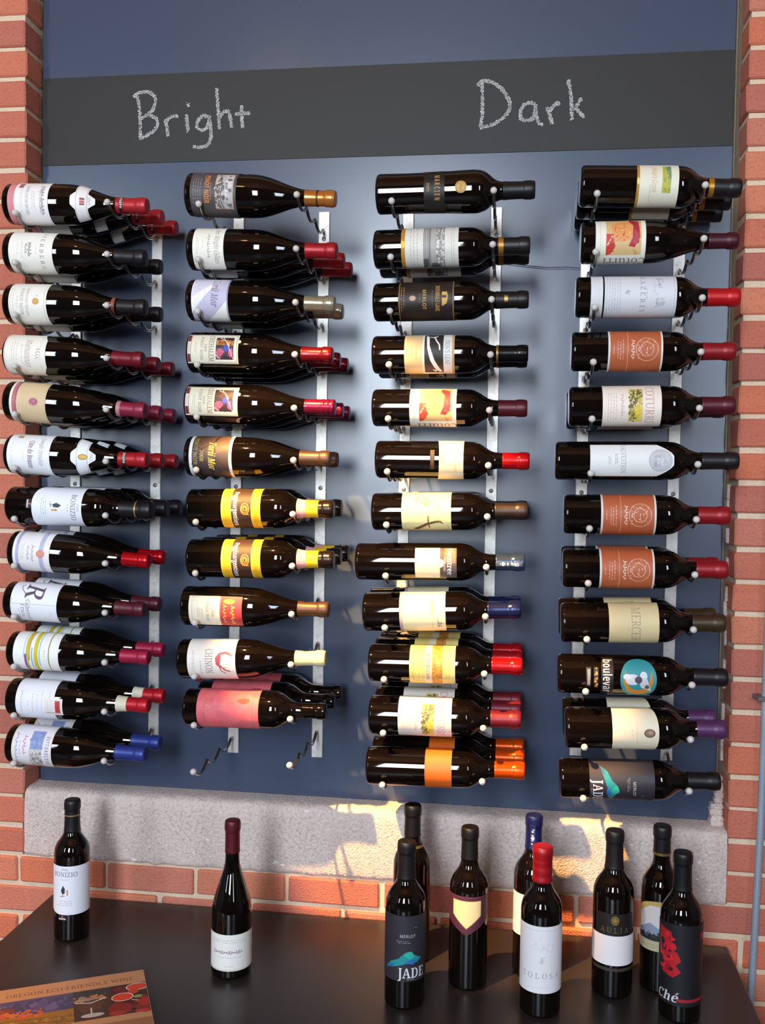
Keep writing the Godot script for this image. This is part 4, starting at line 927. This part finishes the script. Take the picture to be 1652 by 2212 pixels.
const WORDS := [
	[[Vector2.ZERO, 1.0, [
		[[-0.8621, 2.5756], [-0.8576, 2.5589], [-0.8541, 2.5225], [-0.8538, 2.4837]],
		[[-0.8687, 2.5758], [-0.8578, 2.5837], [-0.8359, 2.5849], [-0.8206, 2.5730], [-0.8204, 2.5549], [-0.8328, 2.5373], [-0.8530, 2.5266]],
		[[-0.8355, 2.5343], [-0.8180, 2.5254], [-0.8135, 2.5108], [-0.8232, 2.4967], [-0.8406, 2.4869], [-0.8537, 2.4821]],
		[[-0.7962, 2.5206], [-0.7917, 2.5075], [-0.7888, 2.4868]],
		[[-0.7929, 2.5179], [-0.7837, 2.5268], [-0.7729, 2.5301], [-0.7669, 2.5283]],
		[[-0.7453, 2.5291], [-0.7441, 2.5137], [-0.7417, 2.4951]],
		[[-0.7423, 2.5547], [-0.7406, 2.5526]],
		[[-0.6946, 2.5248], [-0.7054, 2.5278], [-0.7171, 2.5205], [-0.7213, 2.5052], [-0.7104, 2.4961], [-0.6997, 2.4994], [-0.6934, 2.5145], [-0.6919, 2.5247]],
		[[-0.6919, 2.5247], [-0.6889, 2.4964], [-0.6887, 2.4759], [-0.6966, 2.4618], [-0.7128, 2.4582], [-0.7273, 2.4596]],
		[[-0.6759, 2.5856], [-0.6735, 2.5574], [-0.6710, 2.5266], [-0.6686, 2.4983]],
		[[-0.6704, 2.5163], [-0.6625, 2.5314], [-0.6492, 2.5360], [-0.6442, 2.5231], [-0.6408, 2.5010]],
		[[-0.6178, 2.5451], [-0.6176, 2.5247], [-0.6152, 2.4991]],
		[[-0.6304, 2.5293], [-0.6145, 2.5308], [-0.5996, 2.5292]]]]],
	[[Vector2.ZERO, 1.0, [
		[[-0.0846, 2.5744], [-0.0830, 2.5409], [-0.0833, 2.5064], [-0.0858, 2.4818]],
		[[-0.0925, 2.5728], [-0.0847, 2.5803], [-0.0648, 2.5771], [-0.0422, 2.5615], [-0.0270, 2.5388], [-0.0251, 2.5191], [-0.0385, 2.4999], [-0.0630, 2.4860], [-0.0858, 2.4808]],
		[[0.0274, 2.5280], [0.0126, 2.5300], [0.0015, 2.5206], [-0.0011, 2.5036], [0.0035, 2.4946], [0.0183, 2.4931], [0.0265, 2.5002], [0.0300, 2.5172]],
		[[0.0289, 2.5270], [0.0323, 2.5049], [0.0365, 2.4900], [0.0445, 2.4824]],
		[[0.0555, 2.5173], [0.0607, 2.5039], [0.0659, 2.4866]],
		[[0.0595, 2.5122], [0.0681, 2.5207], [0.0748, 2.5283], [0.0812, 2.5242]],
		[[0.0981, 2.5742], [0.1024, 2.5536], [0.1060, 2.5242], [0.1076, 2.4925]],
		[[0.1261, 2.5357], [0.1201, 2.5237], [0.1082, 2.5134]],
		[[0.1139, 2.5162], [0.1229, 2.5066], [0.1318, 2.4970]]]]]]


# ---------------------------------------------------------------- racks and the bottles on them

func rack_rails(k: int) -> void:
	var words := ["steel wine rack whose lowest row holds blue-capped bottles", "steel wine rack with two bare pegs below its lowest bottles", "steel wine rack whose lowest row holds orange-capped bottles", "steel wine rack whose lowest row holds one charcoal-labelled turquoise mountain bottle"]
	var o := thing("wine_rack", words[k - 1], "wine rack", Vector3.ZERO, "steel wine racks on the painted board")
	pegs[k] = o
	for x in RAIL_X[k]:
		var ra := piece("rail", box_mesh(Vector3(x - 0.0125, RAIL_Y[k][0], 0.0), Vector3(x + 0.0125, RAIL_Y[k][1], 0.005), 0.0012), mats["rail steel"], o)
		for y in [RAIL_Y[k][0] + 0.005 + 0.52 * 0.0, 1.697, RAIL_Y[k][1] - 0.06]:
			if y < 1.5: continue
			var s := Shape.new()
			s.lathe(PackedVector2Array([Vector2(0, 0.0048), Vector2(0.0008, 0.0046), Vector2(0.0014, 0.003), Vector2(0.0016, 0.0)]), 16)
			var sc := piece("screw", s.made(), mats["screw"], ra, Vector3(x, y, 0.005))
			sc.rotation_degrees.x = 90

var axis := {}               # rack and row -> Vector4(base x, tip x, base y, tip y), kind, radius

func peg_mesh() -> ArrayMesh:                                # along +z from the rail; cradles every ROW, the tip at its own crest
	if meshes.has("peg"): return meshes["peg"]
	var p := PackedVector3Array()
	var z1 := 0.058 + 2.5 * ROW
	for i in 49:
		var z := lerpf(0.003, z1, i / 48.0)
		var f := fposmod((z - z1) / ROW, 1.0) * 2.0 - 1.0     # a shallow bowl wider than the bottle, so that it touches at its lowest point
		var d := 1.0 - f * f
		p.append(Vector3(0, -DIP * d, z))
	var s := Shape.new()
	s.tube(p, 0.0031, 10)
	meshes["peg"] = s.made()
	return meshes["peg"]

func rack_pegs(k: int) -> void:
	var z1 := 0.058 + 2.5 * ROW
	if not meshes.has("tip"): meshes["tip"] = ball_mesh(0.0066, 1.1)
	for row in range(1, 13):
		for side in 2:
			var x: float = RAIL_X[k][side] + (-0.002 if side == 0 else 0.0)
			var y := (2.2497 if side == 0 else 2.2735) - 0.1020 * (row - 1)
			var key := k * 100 + row
			if axis.has(key):
				var a: Array = axis[key]
				var b: Vector4 = a[0]
				var t: float = (x - b.x) / (b.y - b.x)
				y = lerpf(b.z, b.w, t) - radius_at(a[1], t) * a[2] - (0.0042 if side == 0 else 0.0060) + DIP
			var p := piece("peg", peg_mesh(), mats["peg steel"], pegs[k], Vector3(x, y, 0))
			var tip := piece("rubber_tip", meshes["tip"], mats["peg tip"], p, Vector3(0, 0, z1 + 0.002))
			tip.rotation_degrees.x = 90

func wall_bottles() -> void:
	for q in ROWS:
		var b: Vector4 = q[4]
		var length := Vector2(b.y - b.x, b.w - b.z).length()
		axis[q[0] * 100 + q[1]] = [b, q[3], q[5]]
		var n: int = q[2]
		var first: Node3D = null
		for k in n:
			var o: Node3D = make_bottle(q[3], length, q[5], q[6], q[7]) if k == 0 else first.duplicate()
			if k == 0: first = o
			o.name = numbered("wine_bottle")
			add_child(o)
			var dx := 0.0 if k == 0 else 0.0008 * sin(q[0] * 5.0 + q[1] * 3.0 + k * 2.0)
			o.rotation.z = -PI / 2 + atan2(b.w - b.z, b.y - b.x)
			o.position = Vector3(b.x + dx, b.z, 0.058 + ROW * (2 - k))
			if k > 0: o.rotate_object_local(Vector3.UP, deg_to_rad(6.0 * sin(q[1] * 7.0 + k * 4.0)))
			var words: String = q[8]
			if k > 0:
				words = ("bottle behind the one with " if n == 2 else ("middle bottle behind the one with " if k == 1 else "wall-side bottle behind the one with ")) + q[9]
			tag(o, words, "wine bottle", "wine bottles lying on the wall racks")

# ---------------------------------------------------------------- table and what is round it

func table() -> void:
	var o := thing("table", "black-stained wooden table pushed against the brick wall", "table")
	var x0 := -1.026
	var x1 := 0.459
	var z0 := 0.067
	var z1 := 0.87
	piece("table_top", box_mesh(Vector3(x0, TABLE - 0.032, z0), Vector3(x1, TABLE, z1), 0.003), mats["table top"], o)
	var s := Shape.new()
	s.box(Vector3(x0 + 0.06, TABLE - 0.11, z0 + 0.05), Vector3(x1 - 0.06, TABLE - 0.032, z0 + 0.07))
	s.box(Vector3(x0 + 0.06, TABLE - 0.11, z1 - 0.07), Vector3(x1 - 0.06, TABLE - 0.032, z1 - 0.05))
	s.box(Vector3(x0 + 0.05, TABLE - 0.11, z0 + 0.06), Vector3(x0 + 0.07, TABLE - 0.032, z1 - 0.06))
	s.box(Vector3(x1 - 0.07, TABLE - 0.11, z0 + 0.06), Vector3(x1 - 0.05, TABLE - 0.032, z1 - 0.06))
	piece("apron", s.made(), mats["table top"], o)
	for x in [x0 + 0.065, x1 - 0.065]:
		for z in [z0 + 0.065, z1 - 0.065]: piece("leg", box_mesh(Vector3(x - 0.03, 0, z - 0.03), Vector3(x + 0.03, TABLE - 0.032, z + 0.03), 0.004), mats["table top"], o)

func pipe() -> void:
	var o := thing("conduit_pipe", "thin blue-grey metal conduit running down the bricks beside the table", "conduit")
	var p := PackedVector3Array()
	for q in [[2.30, 0.5215], [1.9, 0.5195], [1.6, 0.5178], [1.294, 0.5159], [1.123, 0.5152], [1.008, 0.5139], [0.816, 0.5092], [0.719, 0.5064], [0.60, 0.503], [0.3, 0.499], [0.002, 0.497]]: p.append(Vector3(q[1], q[0], 0.083))
	var s := Shape.new()
	s.tube(p, 0.0072, 14)
	piece("tube", s.made(), mats["pipe"], o)
	for q in [[1.285, 0.5158], [2.0, 0.52], [0.45, 0.5]]:
		s = Shape.new()
		s.box(Vector3(q[1] - 0.017, q[0] - 0.005, 0.060), Vector3(q[1] + 0.010, q[0] + 0.005, 0.0925), 0.002)
		s.box(Vector3(q[1] - 0.020, q[0] - 0.006, 0.060), Vector3(q[1] - 0.006, q[0] + 0.006, 0.068), 0.002)
		piece("clip", s.made(), mats["screw"], o)

func booklet() -> void:
	var o := thing("booklet", "kraft-covered booklet with vineyard, wine glass and tomato photographs, on the table", "booklet", Vector3(-0.6835, TABLE, 0.3785))
	o.rotation.y = atan2(0.455, 0.89)                         # its top edge runs along -x of its own axes
	var w := 0.36
	var h := 0.24
	piece("pages", box_mesh(Vector3(-w + 0.002, 0.0015, 0.002), Vector3(-0.002, 0.0115, h - 0.002)), mat("paper", Color(0.62, 0.55, 0.45), 0.9), o)
	piece("back_cover", box_mesh(Vector3(-w, 0.0002, 0), Vector3(0, 0.0014, h), 0.0004), mat("kraft", Color(0.50, 0.29, 0.15), 0.7), o)
	piece("front_cover", box_mesh(Vector3(-w, 0.0116, 0), Vector3(0, 0.0129, h), 0.0004), mats["kraft"], o)
	var m := StandardMaterial3D.new()
	m.resource_name = "booklet print"
	m.roughness = 0.5
	m.albedo_texture = paint(COVER, 720, 480)
	var s := Shape.new()
	s.quad([Vector3(-w + 0.001, 0, 0.001), Vector3(-0.001, 0, 0.001), Vector3(-0.001, 0, h - 0.001), Vector3(-w + 0.001, 0, h - 0.001)], Vector3.UP)
	piece("cover_print", s.made(), m, o, Vector3(0, 0.01305, 0))
const COVER := "B c08a60;X 0 0 1 1 300 .004 .012 bc865c,c48e64,ba8258;T .635 .115 .05 7c5034 s OREGON_ECO-FRIENDLY_WINE 0 0.95;R 0 .19 1 .62 5a4a48;R 0 .19 .66 .42 554a6a;X .28 .22 .66 .42 120 .02 .06 5a4e78,4c4468,6a5c86,463e5e;X 0 .19 .3 .3 40 .02 .05 8a8078,7a7470;X 0 .27 .36 .5 130 .015 .045 a8482a,8a3a22,c05a30,6e3a20,a06030;R .2 .42 .66 .62 9a6a22;X .3 .34 .5 .46 50 .01 .03 c0582c,d06a34;X 0 .48 .66 .62 200 .008 .02 a8782a,8a6220,b88a34,7a5a1c;L .008 6a4a18 .2 .5 .4 .52 .66 .6;L .008 6a4a18 .2 .55 .4 .57 .62 .62;L .008 6a4a18 .3 .47 .5 .49 .66 .53;R .64 .19 .82 .62 4a3020;R .64 .19 .82 .28 3c342e;X .64 .27 .8 .36 50 .01 .03 b8763c,9a8878,c08a50,8c7a70;L .012 d8cfc6 .65 .36 .72 .385 .79 .34;P 5e3a24 .65 .4 .79 .38 .76 .5 .68 .5;L .012 c8c0b8 .72 .46 .72 .54;E .725 .56 .055 .028 b8b0a8;R .82 .19 1 .62 3a1c18;X .82 .2 1 .62 30 .02 .06 6a2018,501812,7a2c20;E .955 .245 .055 .05 d2401e;O .955 .245 .055 .05 .008 e8d8d0;E .93 .31 .028 .035 c83a1e;E .875 .37 .052 .055 d8421e;O .875 .37 .052 .055 .007 eadfd8;E .95 .39 .022 .022 8a9a4a;L .01 e0d8d0 .92 .43 .95 .45;E .98 .48 .035 .06 a82a1c;E .86 .52 .06 .06 8a2218;E .84 .585 .04 .03 a83020;E .96 .6 .035 .02 c0352a;R 0 .70 1 1 9a6844;X 0 .7 1 1 120 .006 .014 966440,9e6c48"

# ---------------------------------------------------------------- ceiling lamps

func lamps() -> void:
	var bar := thing("lamp_track", "dark lamp track on the ceiling above the table", "lamp track")
	piece("track_bar", box_mesh(Vector3(-2.9, CEIL - 0.035, 1.24), Vector3(2.2, CEIL, 1.28), 0.004), mats["window frame"], bar)
	var glow := StandardMaterial3D.new()
	glow.resource_name = "lamp glow"
	glow.albedo_color = Color(1, 0.9, 0.7)
	glow.emission_enabled = true
	glow.emission = Color(1.0, 0.82, 0.55)
	glow.emission_energy_multiplier = 30.0
	var spots := [
		[Vector3(-0.84, 3.05, 1.26), Vector3(-0.065, 1.03, -0.065), 11.2, 22.0, "spotlight lamp aimed at the standing bottles"],
		[Vector3(0.75, 3.05, 1.26), Vector3(1.2, 0.4, 1.6), 30.0, 5.0, "spotlight lamp aimed at the floor beyond the conduit"],
		[Vector3(-2.3, 3.05, 1.26), Vector3(-2.0, 0.6, 0.9), 30.0, 5.0, "spotlight lamp aimed away from the racks at the floor"],
	]
	for q in spots:
		var o := thing("spotlight_lamp", q[4], "lamp", q[0], "spotlights on the ceiling track")
		o.look_at_from_position(q[0], q[1], Vector3.BACK)
		var s := Shape.new()                                   # a can, open at the front; +z of the lamp points away from the target
		var prof := PackedVector2Array()
		for p in [[0.0, 0.044], [0.0, 0.047], [0.10, 0.047], [0.125, 0.035], [0.13, 0.0]]: prof.append(Vector2(p[0], p[1]))
		s.lathe(prof, 24)
		var can := piece("can", s.made(), mats["window frame"], o)
		can.rotation_degrees.x = 90
		s = Shape.new()
		s.lathe(PackedVector2Array([Vector2(0.002, 0.0), Vector2(0.003, 0.02), Vector2(0.006, 0.036), Vector2(0.008, 0.043)]), 20)
		var lens := piece("glowing_lens", s.made(), glow, o, Vector3(0, 0, 0.004))
		lens.rotation_degrees.x = 90
		var st := Shape.new()
		st.tube(PackedVector3Array([o.to_local(Vector3(q[0].x, CEIL - 0.0365, 1.26)), Vector3(0, 0, 0.12)]), 0.008, 10)
		piece("stem", st.made(), mats["window frame"], o)
		var l := SpotLight3D.new()
		l.name = "lamp_light"
		l.light_color = Color(1.0, 0.76, 0.46)
		l.light_energy = q[3]
		l.light_size = 0.02
		l.spot_range = 12.0
		l.spot_attenuation = 2.0
		l.spot_angle = q[2]
		l.spot_angle_attenuation = 0.35
		l.shadow_enabled = true
		l.position = Vector3(0, 0, -0.012)
		o.add_child(l)
